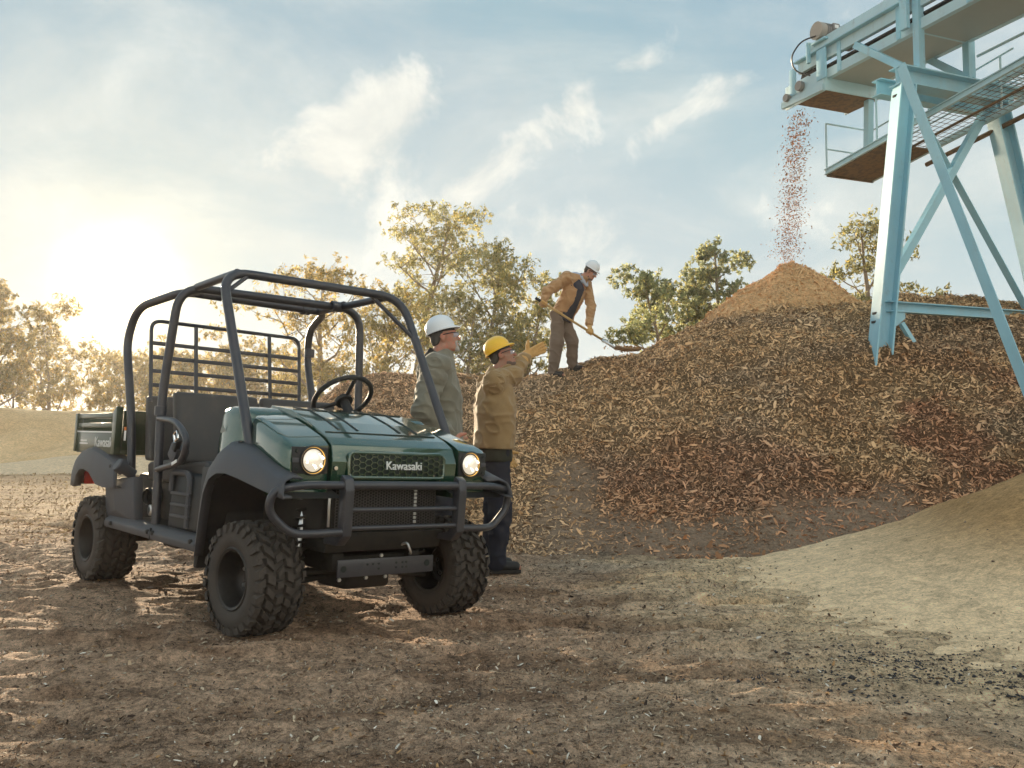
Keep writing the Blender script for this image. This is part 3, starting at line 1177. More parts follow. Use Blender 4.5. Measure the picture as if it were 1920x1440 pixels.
def tread_mesh():
    V, F = [], []
    n = 26
    rng_ = random.Random(5)
    rows = [(-0.112, 0.040, 0.60, 0.05), (-0.062, 0.046, 0.62, -0.10), (-0.012, 0.040, 0.56, 0.08), (0.036, 0.046, 0.62, -0.08), (0.086, 0.040, 0.58, 0.10), (0.120, 0.026, 0.55, 0.0)]
    for k in range(n):
        for q, (y, dy, fill, sk) in enumerate(rows):
            a = 2 * math.pi * (k + (0.5 if q % 2 else 0.0) + rng_.uniform(-0.12, 0.12)) / n
            P = lug(a, y + rng_.uniform(-0.004, 0.004), 2 * math.pi / n * fill * rng_.uniform(0.85, 1.2), dy * rng_.uniform(0.85, 1.1), sk + rng_.uniform(-0.05, 0.05), R_T - 0.034, R_T - rng_.uniform(0, 0.004), 0.014)
            o = len(V)
            V += P
            F += [(o + 4, o + 5, o + 6, o + 7), (o, o + 1, o + 5, o + 4), (o + 1, o + 2, o + 6, o + 5), (o + 2, o + 3, o + 7, o + 6), (o + 3, o, o + 4, o + 7)]
        for s in (-1, 1):      # side biters wrapping over the shoulder
            a = 2 * math.pi * (k + (0.25 if s > 0 else 0.7)) / n
            da = 2 * math.pi / n * 0.42
            o = len(V)
            y1 = s * W_T / 2
            for (r, y, sh) in ((R_T - 0.006, y1 * 0.84, 1.0), (R_T - 0.022, y1 * 0.99, 0.9), (R_T - 0.058, y1 * 1.06, 0.7), (R_T - 0.05, y1 * 0.90, 1.0)):
                for sa in (-1, 1):
                    aa = a + sa * da * 0.5 * sh
                    V.append((r * math.cos(aa), y, r * math.sin(aa)))
            F += [(o, o + 1, o + 3, o + 2), (o + 2, o + 3, o + 5, o + 4), (o + 4, o + 5, o + 7, o + 6), (o, o + 2, o + 4, o + 6), (o + 1, o + 7, o + 5, o + 3)]
    bm = bmesh.new()
    vs = [bm.verts.new(v) for v in V]
    for f in F:
        bm.faces.new([vs[i] for i in f])
    return frombm(bm, 'tread')


def rim_mesh():
    h = W_T / 2
    prof = [(R_R + 0.010, -h * 0.93), (R_R + 0.002, -h * 0.98), (R_R - 0.010, -h * 0.94), (R_R - 0.016, -h * 0.80), (R_R - 0.022, -h * 0.30), (R_R - 0.034, -h * 0.02), (R_R - 0.05, h * 0.06),
            (0.075, h * 0.02), (0.066, -h * 0.08), (0.045, -h * 0.08), (0.040, -h * 0.20), (0.0, -h * 0.20)]
    a = revolve(prof, 40, 'y')
    b = revolve([(R_R + 0.005, -h * 0.9), (R_R - 0.02, -h * 0.2), (R_R - 0.012, h * 0.9), (R_R + 0.006, h * 0.9)], 40, 'y')
    return join([a, b])


def nut_mesh():
    ms = []
    for k in range(4):
        a = math.pi / 4 + k * math.pi / 2
        ms.append(xform(revolve([(0.0, -0.030), (0.009, -0.030), (0.012, -0.022), (0.012, 0.004)], 6, 'y'), Matrix.Translation((0.056 * math.cos(a), -0.005, 0.056 * math.sin(a)))))
    return ms


TY, TR, RI, NU = tyre_mesh(), tread_mesh(), rim_mesh(), nut_mesh()
for k, (x, s) in enumerate(((0, -1), (0, 1), (-2.17, -1), (-2.17, 1))):
    w = bpy.data.objects.new('wheel', None)
    w.empty_display_size = 0.1
    COL.objects.link(w)
    w.parent = CAR
    w.location = (x, 0.60 * s, R_T - 0.004)
    w.rotation_euler = (0, 0.37 * k, 0.0 if s < 0 else math.pi)
    if x == 0:
        w.rotation_euler = (0, 0.37 * k, (0.0 if s < 0 else math.pi) + 0.05)
    for nm, m_, mt, sm in (('tyre', TY, M_rubber, 50), ('tread', TR, M_rubber, None), ('rim', RI, M_rim, 40), ) + tuple(('lug_nut', q_, M_bright, 30) for q_ in NU):
        if not m_.materials:
            m_.materials.append(mt)
            if sm:
                m_.polygons.foreach_set('use_smooth', np.ones(len(m_.polygons), dtype=bool))
                m_.set_sharp_from_angle(angle=math.radians(sm))
        o = bpy.data.objects.new(nm, m_)
        COL.objects.link(o)
        o.parent = w

# ---- chassis
part('chassis_frame', join([boxm((-1.15, sy * 0.24, 0.36), (2.7, 0.07, 0.09), 0.008) for sy in (-1, 1)] + [boxm((xx, 0, 0.35), (0.07, 0.55, 0.07), 0.006) for xx in (-2.5, -1.7, -0.6, 0.12)]), M_under)
part('floor_pan', boxm((-1.15, 0, 0.425), (1.45, 1.30, 0.03), 0.006), M_black)
part('differential', hull([(0.10, -0.14, 0.20), (0.10, 0.16, 0.20), (-0.18, -0.14, 0.20), (-0.18, 0.16, 0.20), (0.16, -0.10, 0.36), (0.16, 0.12, 0.36), (-0.2, -0.12, 0.38), (-0.2, 0.12, 0.38)], 0.03, 3), M_under)
part('axle_shaft', tube([(-0.02, -0.50, 0.29), (-0.02, 0.50, 0.29)], 0.022, 10), M_under)
part('axle_shaft', tube([(-2.17, -0.52, 0.29), (-2.17, 0.52, 0.29)], 0.040, 10), M_under)
part('differential', hull([(-2.30, -0.16, 0.2), (-2.02, -0.16, 0.2), (-2.30, 0.16, 0.2), (-2.02, 0.16, 0.2), (-2.25, -0.1, 0.42), (-2.05, -0.1, 0.42), (-2.25, 0.1, 0.42), (-2.05, 0.1, 0.42)], 0.03, 3), M_under)
part('engine_block', hull([(-2.45, -0.36, 0.40), (-1.50, -0.36, 0.40), (-2.45, 0.36, 0.40), (-1.50, 0.36, 0.40), (-2.45, -0.30, 0.72), (-1.6, -0.30, 0.70), (-2.45, 0.3, 0.72), (-1.6, 0.3, 0.70)], 0.04, 2), M_under)
for s in (-1, 1):
    part('suspension_arm', tubes([(((0.02, s * 0.20, 0.27), (0.0, s * 0.47, 0.235)), 0.016), (((-0.16, s * 0.20, 0.28), (0.0, s * 0.47, 0.235)), 0.016), (((0.10, s * 0.12, 0.30), (0.06, s * 0.49, 0.30)), 0.010)]), M_under)
    coil = [(0.02 + 0.048 * math.cos(t), s * (0.40 - 0.07 * t / 44) + 0.048 * math.sin(t), 0.33 + 0.30 * t / 44) for t in np.linspace(0, 44, 130)]
    part('coil_spring', tube(coil, 0.007, 6), M_under)
    part('shock_absorber', tubes([(((0.02, s * 0.41, 0.26), (0.02, s * 0.32, 0.70)), 0.022)]), M_bright if s < 0 else M_under)
part('inner_bulkhead', hull([(0.20, -0.36, 0.42), (0.20, 0.36, 0.42), (-0.40, -0.36, 0.42), (-0.40, 0.36, 0.42), (0.24, -0.36, 0.86), (0.24, 0.36, 0.86), (-0.45, -0.36, 1.05), (-0.45, 0.36, 1.05)], 0.02), M_under)
for s in (-1, 1):      # wheel-arch liners
    arc = [(-0.47, 0.30), (-0.44, 0.46), (-0.38, 0.66), (-0.26, 0.78), (0.0, 0.79), (0.24, 0.76), (0.40, 0.70)]
    part('arch_liner', loft([[(x, s * 0.36, z) for x, z in arc], [(x, s * 0.70, z) for x, z in arc]]), M_black, smooth=60)
    part('mud_guard', hull([(-0.50, s * 0.40, 0.28), (-0.47, s * 0.40, 0.28), (-0.50, s * 0.70, 0.28), (-0.46, s * 0.70, 0.28), (-0.50, s * 0.40, 0.86), (-0.40, s * 0.40, 0.86), (-0.50, s * 0.68, 0.82), (-0.38, s * 0.68, 0.82)], 0.012), M_black)

# ---- rocker sills and lower side panels
for s in (-1, 1):
    sill = part('rocker_sill', hull(mirror_pts([(-1.90, 0.60, 0.37), (-1.90, 0.70, 0.385), (-1.90, 0.705, 0.43), (-1.90, 0.66, 0.462), (-1.90, 0.60, 0.462), (-0.47, 0.60, 0.35), (-0.47, 0.71, 0.365), (-0.47, 0.715, 0.405), (-0.47, 0.67, 0.44), (-0.47, 0.60, 0.44)], s), 0.010, 2), M_plast)
    part('sill_seam', boxm((-1.10, s * 0.704, 0.405), (0.006, 0.012, 0.07), 0.0), M_black, sill)
    for xb in (-1.76, -1.14, -1.06, -0.53):
        part('bolt', xform(revolve([(0, -0.006), (0.011, -0.006), (0.014, 0.0), (0.014, 0.01)], 10, 'y'), Matrix.Translation((xb, s * 0.712, 0.415)) @ Matrix.Rotation(0 if s < 0 else math.pi, 4, 'Z')), M_black, sill)
    part('rear_side_panel', hull(mirror_pts([(-1.99, 0.60, 0.44), (-1.50, 0.60, 0.44), (-1.99, 0.665, 0.44), (-1.50, 0.655, 0.44), (-2.02, 0.60, 0.68), (-1.55, 0.60, 0.72), (-2.02, 0.672, 0.68), (-1.55, 0.660, 0.72), (-1.75, 0.69, 0.50), (-1.80, 0.692, 0.64)], s), 0.010), M_plast)

# ---- fenders (front)
def flare(s, ridge, top, lip, name):
    secs = []
    for (r, t, l) in zip(ridge, top, lip):
        m1 = tuple(np.array(r) * 0.6 + np.array(t) * 0.4 + np.array((0, 0, 0.012)))
        m2 = tuple(np.array(r) * 0.86 + np.array(l) * 0.14 + np.array((0, -0.006, 0)))
        m3 = tuple(np.array(r) * 0.3 + np.array(l) * 0.7 + np.array((0, -0.004, 0)))
        back = (l[0], l[1] + 0.045, l[2] + 0.004)
        secs.append(mirror_pts([t, m1, r, m2, m3, l, back], -s))
    o = part(name, loft(secs), M_plast, smooth=32)
    solid(o, 0.010, 0.0)
    return o


def resample(P, n):
    P = np.array(P, float)
    d = np.r_[0, np.cumsum(np.linalg.norm(np.diff(P, axis=0), axis=1))]
    t = np.linspace(0, d[-1], n)
    return [tuple(np.interp(q, d, P[:, k]) for k in range(3)) for q in t]


ridge = resample([(-0.445, -0.700, 0.36), (-0.435, -0.702, 0.53), (-0.40, -0.705, 0.70), (-0.345, -0.705, 0.815), (-0.26, -0.70, 0.893), (-0.175, -0.70, 0.925), (-0.02, -0.70, 0.912), (0.10, -0.70, 0.882), (0.27, -0.70, 0.832), (0.44, -0.69, 0.785)], 26)
top = resample([(-0.47, -0.60, 0.36), (-0.465, -0.60, 0.55), (-0.45, -0.60, 0.72), (-0.41, -0.60, 0.85), (-0.33, -0.60, 0.93), (-0.22, -0.60, 0.965), (-0.05, -0.60, 0.945), (0.09, -0.60, 0.905), (0.25, -0.60, 0.845), (0.40, -0.58, 0.79)], 26)
lip = resample([(-0.405, -0.735, 0.35), (-0.375, -0.735, 0.54), (-0.345, -0.735, 0.68), (-0.30, -0.735, 0.755), (-0.215, -0.735, 0.795), (-0.10, -0.735, 0.80), (0.02, -0.735, 0.785), (0.14, -0.735, 0.765), (0.30, -0.73, 0.735), (0.47, -0.715, 0.705)], 26)
for s in (-1, 1):
    fl = flare(s, ridge, top, lip, 'front_fender')
    part('fender_bolt', xform(revolve([(0, -0.004), (0.010, -0.004), (0.013, 0.003)], 10, 'z'), Matrix.Translation((-0.12, s * 0.655, 0.957)) @ Matrix.Rotation(math.pi, 4, 'X')), M_black, fl)

# ---- rear fenders
ridge = resample([(-2.60, -0.705, 0.62), (-2.575, -0.71, 0.72), (-2.51, -0.712, 0.80), (-2.38, -0.712, 0.858), (-2.22, -0.712, 0.880), (-2.05, -0.71, 0.850), (-1.90, -0.705, 0.815), (-1.72, -0.70, 0.775)], 22)
top = resample([(-2.64, -0.60, 0.62), (-2.62, -0.60, 0.74), (-2.55, -0.60, 0.83), (-2.40, -0.60, 0.885), (-2.22, -0.60, 0.905), (-2.03, -0.60, 0.875), (-1.88, -0.60, 0.84), (-1.70, -0.60, 0.80)], 22)
lip = resample([(-2.47, -0.73, 0.615), (-2.44, -0.73, 0.69), (-2.38, -0.73, 0.735), (-2.30, -0.73, 0.745), (-2.17, -0.73, 0.725), (-2.03, -0.73, 0.655), (-1.90, -0.725, 0.640), (-1.70, -0.71, 0.645)], 22)
for s in (-1, 1):
    fl = flare(s, ridge, top, lip, 'rear_fender')
    for bx_, bz_ in ((-1.82, 0.775), (-1.97, 0.70), (-2.16, 0.845)):
        part('fender_bolt', xform(revolve([(0, -0.004), (0.010, -0.004), (0.013, 0.004)], 10, 'y'), Matrix.Translation((bx_, s * 0.716, bz_)) @ Matrix.Rotation(0 if s < 0 else math.pi, 4, 'Z')), M_black, fl)
    part('tail_light', hull([(x_, s * y_, z_) for x_ in (-2.50, -2.47) for y_ in (0.54, 0.66) for z_ in (0.63, 0.76)], 0.008), M_red)
part('fuel_cap', xform(revolve([(0, -0.045), (0.040, -0.045), (0.046, -0.038), (0.046, 0.01), (0.034, 0.014), (0.034, 0.08)], 18, 'y'), Matrix.Translation((-1.66, -0.69, 0.77)) @ Matrix.Rotation(-0.55, 4, 'X')), M_plast)

# ---- nose : hood, side pods, cowl sides
hood = part('hood', hull([(0.335, sy * 0.392, 0.755) for sy in (-1, 1)] + [(0.350, sy * 0.392, 0.88) for sy in (-1, 1)] + [(0.318, sy * 0.385, 0.962) for sy in (-1, 1)] + [(0.262, sy * 0.380, 0.998) for sy in (-1, 1)] +
                     [(0.05, sy * 0.376, 1.082) for sy in (-1, 1)] + [(-0.14, sy * 0.372, 1.142) for sy in (-1, 1)] + [(-0.36, sy * 0.37, 1.168) for sy in (-1, 1)] + [(-0.38, sy * 0.37, 0.80) for sy in (-1, 1)] + [(0.20, sy * 0.37, 0.755) for sy in (-1, 1)], 0.016, 3), M_paint, smooth=28)
def on_hood(x):
    P = [(0.262, 0.998), (0.05, 1.082), (-0.14, 1.142), (-0.36, 1.168)]
    return float(np.interp(-x, [-p[0] for p in P], [p[1] for p in P]))
for yy in (-0.25, -0.135, 0.135, 0.25):      # dark raised strips painting in the shade of the pressed grooves
    secs = []
    for x in np.linspace(0.16, -0.32, 9):
        z = on_hood(x)
        secs.append([(x, yy - 0.011, z + 0.0005), (x, yy - 0.006, z + 0.004), (x, yy + 0.006, z + 0.004), (x, yy + 0.011, z + 0.0005)])
    part('hood_groove_shade', loft(secs, True, True), M_groove, hood)
for xs_ in (0.196, -0.145):
    part('hood_seam', boxm((xs_, 0, on_hood(xs_) + 0.0015), (0.008, 0.70, 0.005), 0.0), M_groove, hood)
for s in (-1, 1):
    # outer pod : stacked cross-sections so the shoulder is rounded
    secs = []
    for (x, z0, z1, y0, y1, rr) in ((0.335, 0.775, 0.955, 0.412, 0.612, 0.020), (0.305, 0.765, 0.975, 0.410, 0.628, 0.030), (0.24, 0.765, 1.005, 0.408, 0.634, 0.045), (0.12, 0.775, 1.045, 0.405, 0.632, 0.060), (0.0, 0.80, 1.082, 0.402, 0.622, 0.060), (-0.09, 0.83, 1.106, 0.400, 0.606, 0.045), (-0.125, 0.85, 1.110, 0.402, 0.585, 0.03)):
        P = [(x, s * y0, z0), (x, s * y0, z1)]
        for a in np.linspace(math.pi / 2, 0, 6):
            P.append((x, s * (y1 - rr + rr * math.cos(a)), z1 - 0.012 - rr + rr * math.sin(a)))
        P.append((x, s * (y1 + 0.004), (z0 + z1) / 2))
        P.append((x, s * y1, z0))
        secs.append(P)
    pod = part('headlight_pod', loft(secs, True, True), M_paint, smooth=38)
    part('hood_gap', hull([(0.30, s * 0.388, 0.77), (0.30, s * 0.414, 0.77), (0.28, s * 0.388, 0.955), (0.28, s * 0.414, 0.955), (-0.36, s * 0.37, 1.10), (-0.36, s * 0.41, 1.06), (-0.36, s * 0.37, 0.8), (-0.36, s * 0.41, 0.8)], 0.0), M_groove, hood)
    secs = []
    for (x, z1, y1) in ((-0.175, 1.085, 0.565), (-0.20, 1.118, 0.592), (-0.26, 1.140, 0.606), (-0.36, 1.150, 0.618), (-0.44, 1.140, 0.612), (-0.485, 1.105, 0.590)):
        P = [(x, s * 0.36, 0.82), (x, s * 0.36, z1 + 0.006)]
        for a in np.linspace(math.pi / 2, 0, 6):
            P.append((x, s * (y1 - 0.05 + 0.05 * math.cos(a)), z1 - 0.05 + 0.05 * math.sin(a)))
        P += [(x, s * (y1 + 0.012), 0.95), (x, s * (y1 + 0.018), 0.82)]
        secs.append(P)
    cw = part('cowl_side', loft(secs, True, True), M_paint, smooth=45)
    part('cowl_recess', hull(mirror_pts([(-0.44, 0.622, 1.00), (-0.35, 0.626, 1.01), (-0.42, 0.615, 1.075), (-0.35, 0.618, 1.08), (-0.44, 0.60, 1.0), (-0.35, 0.60, 1.08)], s), 0.004), M_bed, cw)
    part('corner_valance', hull(mirror_pts([(0.33, 0.40, 0.690), (0.33, 0.60, 0.690), (0.33, 0.40, 0.752), (0.33, 0.625, 0.752), (0.10, 0.40, 0.70), (0.10, 0.62, 0.70), (0.10, 0.40, 0.75), (0.10, 0.64, 0.75)], s), 0.012), M_paint)
    # headlight
    bz = part('headlight_bezel', prism([(s * 0.415, 0.815), (s * 0.605, 0.815), (s * 0.612, 0.945), (s * 0.415, 0.945)], 0.325, 0.343, 'x', 0.006), M_black)
    for zz in (0.835, 0.925):
        part('screw', xform(revolve([(0, 0.006), (0.008, 0.006), (0.011, 0.0)], 8, 'x'), Matrix.Translation((0.342, s * 0.588, zz))), M_groove, bz)
    part('bezel_slot', boxm((0.343, s * 0.592, 0.880), (0.006, 0.035, 0.022), 0.004), M_plast, bz)
    C = Matrix.Translation((0.338, s * 0.497, 0.880))
    hl = part('headlight', xform(revolve([(0.073, 0.0), (0.074, 0.010), (0.070, 0.014), (0.066, 0.010), (0.064, 0.0)], 32, 'x'), C.copy()), M_black)
    part('reflector_ring', xform(revolve([(0.066, 0.009), (0.060, 0.002), (0.052, -0.006)], 32, 'x'), C.copy()), M_amber, hl)
    part('lens', xform(revolve([(0.055, 0.006), (0.048, 0.015), (0.034, 0.022), (0.018, 0.026), (0.0, 0.027)], 28, 'x'), C.copy()), M_lamp, hl)
    facets = [xform(boxm((0, 0, 0), (0.004, 0.010 + 0.006 * ((k * 7) % 3), 0.012), 0.002), C @ Matrix.Translation((0.0235 - 0.004 * (rad_ > 0.03), rad_ * math.cos(k * 2.4), rad_ * math.sin(k * 2.4))) @ Matrix.Rotation(k * 1.1, 4, 'X')) for k, rad_ in enumerate([0.012, 0.022, 0.030, 0.036, 0.040, 0.043, 0.026, 0.018, 0.046])]
    for fc in facets:
        part('lens_facet', fc, M_glow, hl)

# ---- grille
def hex_lattice(y0, y1, z0, z1, cw, ch, t, x, dep):
    """honeycomb bars: flat elongated cells"""
    V, F = [], []
    seen = set()
    rows = int((z1 - z0) / (ch * 0.5)) + 2
    cols = int((y1 - y0) / (cw * 1.5)) + 2
    def bar(a, b):
        key = tuple(sorted(((round(a[0], 4), round(a[1], 4)), (round(b[0], 4), round(b[1], 4)))))
        if key in seen:
            return
        seen.add(key)
        if not all(y0 - 1e-4 <= p[0] <= y1 + 1e-4 and z0 - 1e-4 <= p[1] <= z1 + 1e-4 for p in (a, b)):
            return
        d = Vector((b[0] - a[0], b[1] - a[1]))
        n = Vector((-d.y, d.x)).normalized() * t * 0.5
        o = len(V)
        for xx in (x - dep, x):
            for p, sg in ((a, 1), (a, -1), (b, -1), (b, 1)):
                V.append((xx, p[0] + n.x * sg, p[1] + n.y * sg))
        F.extend([(o + 4, o + 5, o + 6, o + 7), (o, o + 4, o + 7, o + 3), (o + 1, o + 2, o + 6, o + 5)])
    for r in range(-1, rows + 1):
        for c in range(-1, cols + 1):
            cx = y0 + c * cw * 1.5 + (cw * 0.75 if r % 2 else 0)
            cz = z0 + r * ch * 0.5
            hx = [(cx - cw / 2, cz), (cx - cw / 4, cz + ch / 2), (cx + cw / 4, cz + ch / 2), (cx + cw / 2, cz), (cx + cw / 4, cz - ch / 2), (cx - cw / 4, cz - ch / 2)]
            for i in range(6):
                bar(hx[i], hx[(i + 1) % 6])
    return pymesh('lattice', V, F)


gr = part('grille', join([tube(fillet([(0.352, -0.30, 0.800), (0.352, -0.30, 0.925), (0.350, 0.30, 0.925), (0.352, 0.30, 0.800), (0.352, -0.30, 0.800), (0.352, -0.30, 0.86)], 0.03, 5), 0.011, 8)]), M_paint)
part('grille_recess', boxm((0.338, 0, 0.862), (0.030, 0.59, 0.115), 0.004), M_groove, gr)
part('grille_honeycomb', hex_lattice(-0.295, 0.295, 0.802, 0.922, 0.048, 0.030, 0.0055, 0.3600, 0.008), M_paint, gr, smooth=None)
tm = text_mesh('Kawasaki', 0.062, 0.004)
part('badge_lettering', xform(tm, Matrix.Translation((0.364, 0.03, 0.862)) @ Matrix.Rotation(math.pi / 2, 4, 'Z') @ Matrix.Rotation(math.pi / 2, 4, 'X')), M_white, gr, smooth=None)
part('grille_lock', xform(revolve([(0, 0.006), (0.010, 0.006), (0.012, 0.0)], 12, 'x'), Matrix.Translation((0.352, -0.375, 0.845))), M_chrome, hood)

# ---- radiator behind the bars
rad = part('radiator', boxm((0.235, 0.0, 0.640), (0.05, 0.66, 0.23), 0.006), M_under)
part('radiator_screen', hex_lattice(-0.32, 0.32, 0.53, 0.75, 0.022, 0.015, 0.004, 0.272, 0.005), pmat('screen_metal', (0.085, 0.075, 0.070), rough=0.5, metal=0.3), rad, smooth=None)
for k in range(10):
    part('radiator_clip', boxm((0.279, 0.175, 0.545 + 0.021 * k), (0.006, 0.018, 0.015), 0.001), M_bright, rad)
part('radiator_strip', boxm((0.285, -0.36, 0.65), (0.006, 0.012, 0.20), 0.001), M_bright, rad)
part('bumper_crossmember', hull([(0.26, -0.36, 0.42), (0.26, 0.36, 0.42), (0.30, -0.36, 0.52), (0.30, 0.36, 0.52), (0.1, -0.36, 0.42), (0.1, 0.36, 0.52)], 0.01), M_under)
pl = part('skid_plate', boxm((0.285, 0.005, 0.340), (0.012, 0.60, 0.088), 0.003), M_tubem)
for (yy, zz, r_) in [(-0.262, 0.338, 0.017), (0.262, 0.345, 0.017)] + [(-0.12 + 0.035 * k, 0.355, 0.006) for k in range(3)] + [(0.06, 0.355, 0.006), (0.10, 0.356, 0.006), (0.125, 0.356, 0.006), (-0.05, 0.33, 0.006), (0.06, 0.331, 0.006), (0.10, 0.331, 0.006), (0.125, 0.331, 0.006)]:
    part('hole', xform(revolve([(0, 0.003), (r_, 0.003), (r_, -0.004)], 12, 'x'), Matrix.Translation((0.290, yy, zz))), M_groove, pl)
part('tow_hook', tube(fillet([(0.25, 0.10, 0.44), (0.30, 0.12, 0.46), (0.31, 0.14, 0.40), (0.27, 0.16, 0.395)], 0.02, 4), 0.007, 8), M_bright)
for q in ((0.293, -0.04, 0.398), (0.25, -0.10, 0.283), (0.25, 0.02, 0.282), (0.25, -0.26, 0.28)):
    part('bolt', xform(revolve([(0, 0.008), (0.010, 0.008), (0.012, 0)], 6, 'x'), Matrix.Translation(q)), M_bright)

# ---- bull bar
BX = 0.435
bull = part('bull_bar', tubes([(fillet([(BX, 0.34, 0.765), (BX, 0.60, 0.765), (BX - 0.03, 0.735, 0.74), (BX - 0.05, 0.745, 0.64), (BX - 0.04, 0.63, 0.535), (BX, 0.52, 0.535), (BX, 0.34, 0.540)], [0, 0.08, 0.09, 0.08, 0.06, 0.04, 0], 6), 0.020),
                               (fillet([(BX, -0.34, 0.765), (BX, -0.60, 0.765), (BX - 0.03, -0.735, 0.74), (BX - 0.05, -0.745, 0.64), (BX - 0.04, -0.63, 0.535), (BX, -0.52, 0.535), (BX, -0.34, 0.540)], [0, 0.08, 0.09, 0.08, 0.06, 0.04, 0], 6), 0.020),
                               ([(BX, -0.35, 0.765), (BX, 0.35, 0.765)], 0.022)], 12), M_tubem)
for zz in (0.645, 0.555):
    part('bar', tube([(BX, -0.34, zz), (BX, 0.34, zz)], 0.013, 10), M_tubem, bull)
for s in (-1, 1):
    part('upright', prism([(0.28, 0.47), (0.40, 0.47), (0.455, 0.52), (0.465, 0.74), (0.455, 0.795), (0.42, 0.815), (0.405, 0.80), (0.405, 0.55), (0.38, 0.515), (0.28, 0.50)], s * 0.355 - 0.026, s * 0.355 + 0.026, 'y', 0.006), M_tubem, bull)

# ---- roll cage
def hoop(base_n, pts_top_n, base_f, pts_top_f, r, fr):
    return tube(fillet([base_n] + pts_top_n + pts_top_f[::-1] + [base_f], fr, 8), r, 14)


RC = 0.0265
cage = part('roll_cage', hoop((-0.05, -0.615, 0.86), [(-0.62, -0.585, 1.925)], (0.06, 0.615, 0.90), [(-0.52, 0.585, 1.925)], RC, [0, 0.17, 0.17, 0]), M_tubem)
part('cage_hoop', hoop((-1.22, -0.63, 0.44), [(-1.25, -0.635, 1.20), (-1.17, -0.60, 1.895)], (-1.02, 0.63, 0.44), [(-1.04, 0.635, 1.20), (-1.02, 0.60, 1.895)], RC, [0, 0.2, 0.16, 0.16, 0.2, 0]), M_tubem, cage)
part('cage_hoop', hoop((-1.70, -0.605, 0.44), [(-1.74, -0.625, 1.05), (-1.88, -0.645, 1.60), (-1.80, -0.62, 1.82), (-1.36, -0.50, 1.895)], (-1.60, 0.605, 0.44), [(-1.62, 0.62, 1.25), (-1.74, 0.62, 1.58), (-1.70, 0.60, 1.80), (-1.32, 0.50, 1.895)], RC, [0, 0.2, 0.1, 0.12, 0.10, 0.10, 0.12, 0.1, 0.2, 0]), M_tubem, cage)
part('roof_rail', tube([(-0.60, -0.50, 1.922), (-1.15, -0.50, 1.900)], RC * 0.9, 12), M_tubem, cage)
part('roof_rail', tube([(-0.535, 0.50, 1.922), (-1.02, 0.46, 1.900)], RC * 0.9, 12), M_tubem, cage)
part('roof_rail', tube([(-1.15, -0.46, 1.895), (-1.38, -0.46, 1.895)], RC * 0.9, 12), M_tubem, cage)
part('roof_rail', tube([(-1.02, 0.44, 1.895), (-1.34, 0.46, 1.895)], RC * 0.9, 12), M_tubem, cage)
part('corner_brace', tube([(-0.565, 0.38, 1.918), (-0.345, 0.602, 1.625)], 0.013, 8), M_tubem, cage)
part('corner_brace', tube([(-0.605, -0.43, 1.918), (-0.545, -0.588, 1.79)], 0.013, 8), M_tubem, cage)
for (q, ax_) in (((-1.02, 0.40, 1.893), 'y'), ((-1.03, 0.46, 1.90), 'x'), ((-1.33, 0.35, 1.893), 'y'), ((-1.71, 0.62, 1.64), 'z'), ((-1.25, -0.635, 1.13), 'z')):
    part('tube_clamp', xform(revolve([(RC, -0.03), (RC + 0.009, -0.028), (RC + 0.009, 0.028), (RC, 0.03)], 14, ax_), Matrix.Translation(q)), M_tubem, cage)
part('hip_bar', tube(fillet([(-1.24, -0.645, 1.085), (-0.93, -0.66, 1.065), (-0.75, -0.665, 0.96), (-0.82, -0.66, 0.835), (-1.23, -0.640, 0.775)], [0, 0.1, 0.13, 0.1, 0], 6), 0.019, 10), M_tubem, cage)
part('hip_bar', tube(fillet([(-1.03, 0.645, 1.085), (-0.78, 0.66, 1.065), (-0.60, 0.665, 0.96), (-0.67, 0.66, 0.835), (-1.03, 0.640, 0.775)], [0, 0.1, 0.13, 0.1, 0], 6), 0.019, 10), M_tubem, cage)
part('warning_decal', boxm((-1.762, -0.655, 0.975), (0.030, 0.004, 0.065), 0.001), M_white, cage)
part('warning_decal_header', boxm((-1.765, -0.6555, 1.020), (0.031, 0.005, 0.022), 0.001), M_orange, cage)
part('warning_decal', boxm((-0.88, -0.682, 0.828), (0.07, 0.004, 0.018), 0.001, Matrix.Rotation(-0.3, 3, 'Y')), M_white, cage)
# load screen
scr = part('load_screen', tube(fillet([(-1.62, -0.56, 1.20), (-1.70, -0.56, 1.735), (-1.70, 0.52, 1.735), (-1.64, 0.52, 1.20)], 0.07, 5), 0.013, 8), M_tubem)
for k in range(4):
    z = 1.31 + 0.092 * k
    part('screen_bar', boxm((-1.635 - 0.075 * (z - 1.2) / 0.535, -0.02, z), (0.012, 1.08, 0.026), 0.002), M_tubem, scr)
for yy in (-0.26, 0.28):
    part('screen_bar', hull([(-1.615, yy - 0.012, 1.21), (-1.615, yy + 0.012, 1.21), (-1.628, yy - 0.012, 1.21), (-1.628, yy + 0.012, 1.21), (-1.690, yy - 0.012, 1.73), (-1.690, yy + 0.012, 1.73), (-1.703, yy - 0.012, 1.73), (-1.703, yy + 0.012, 1.73)], 0.002), M_tubem, scr)

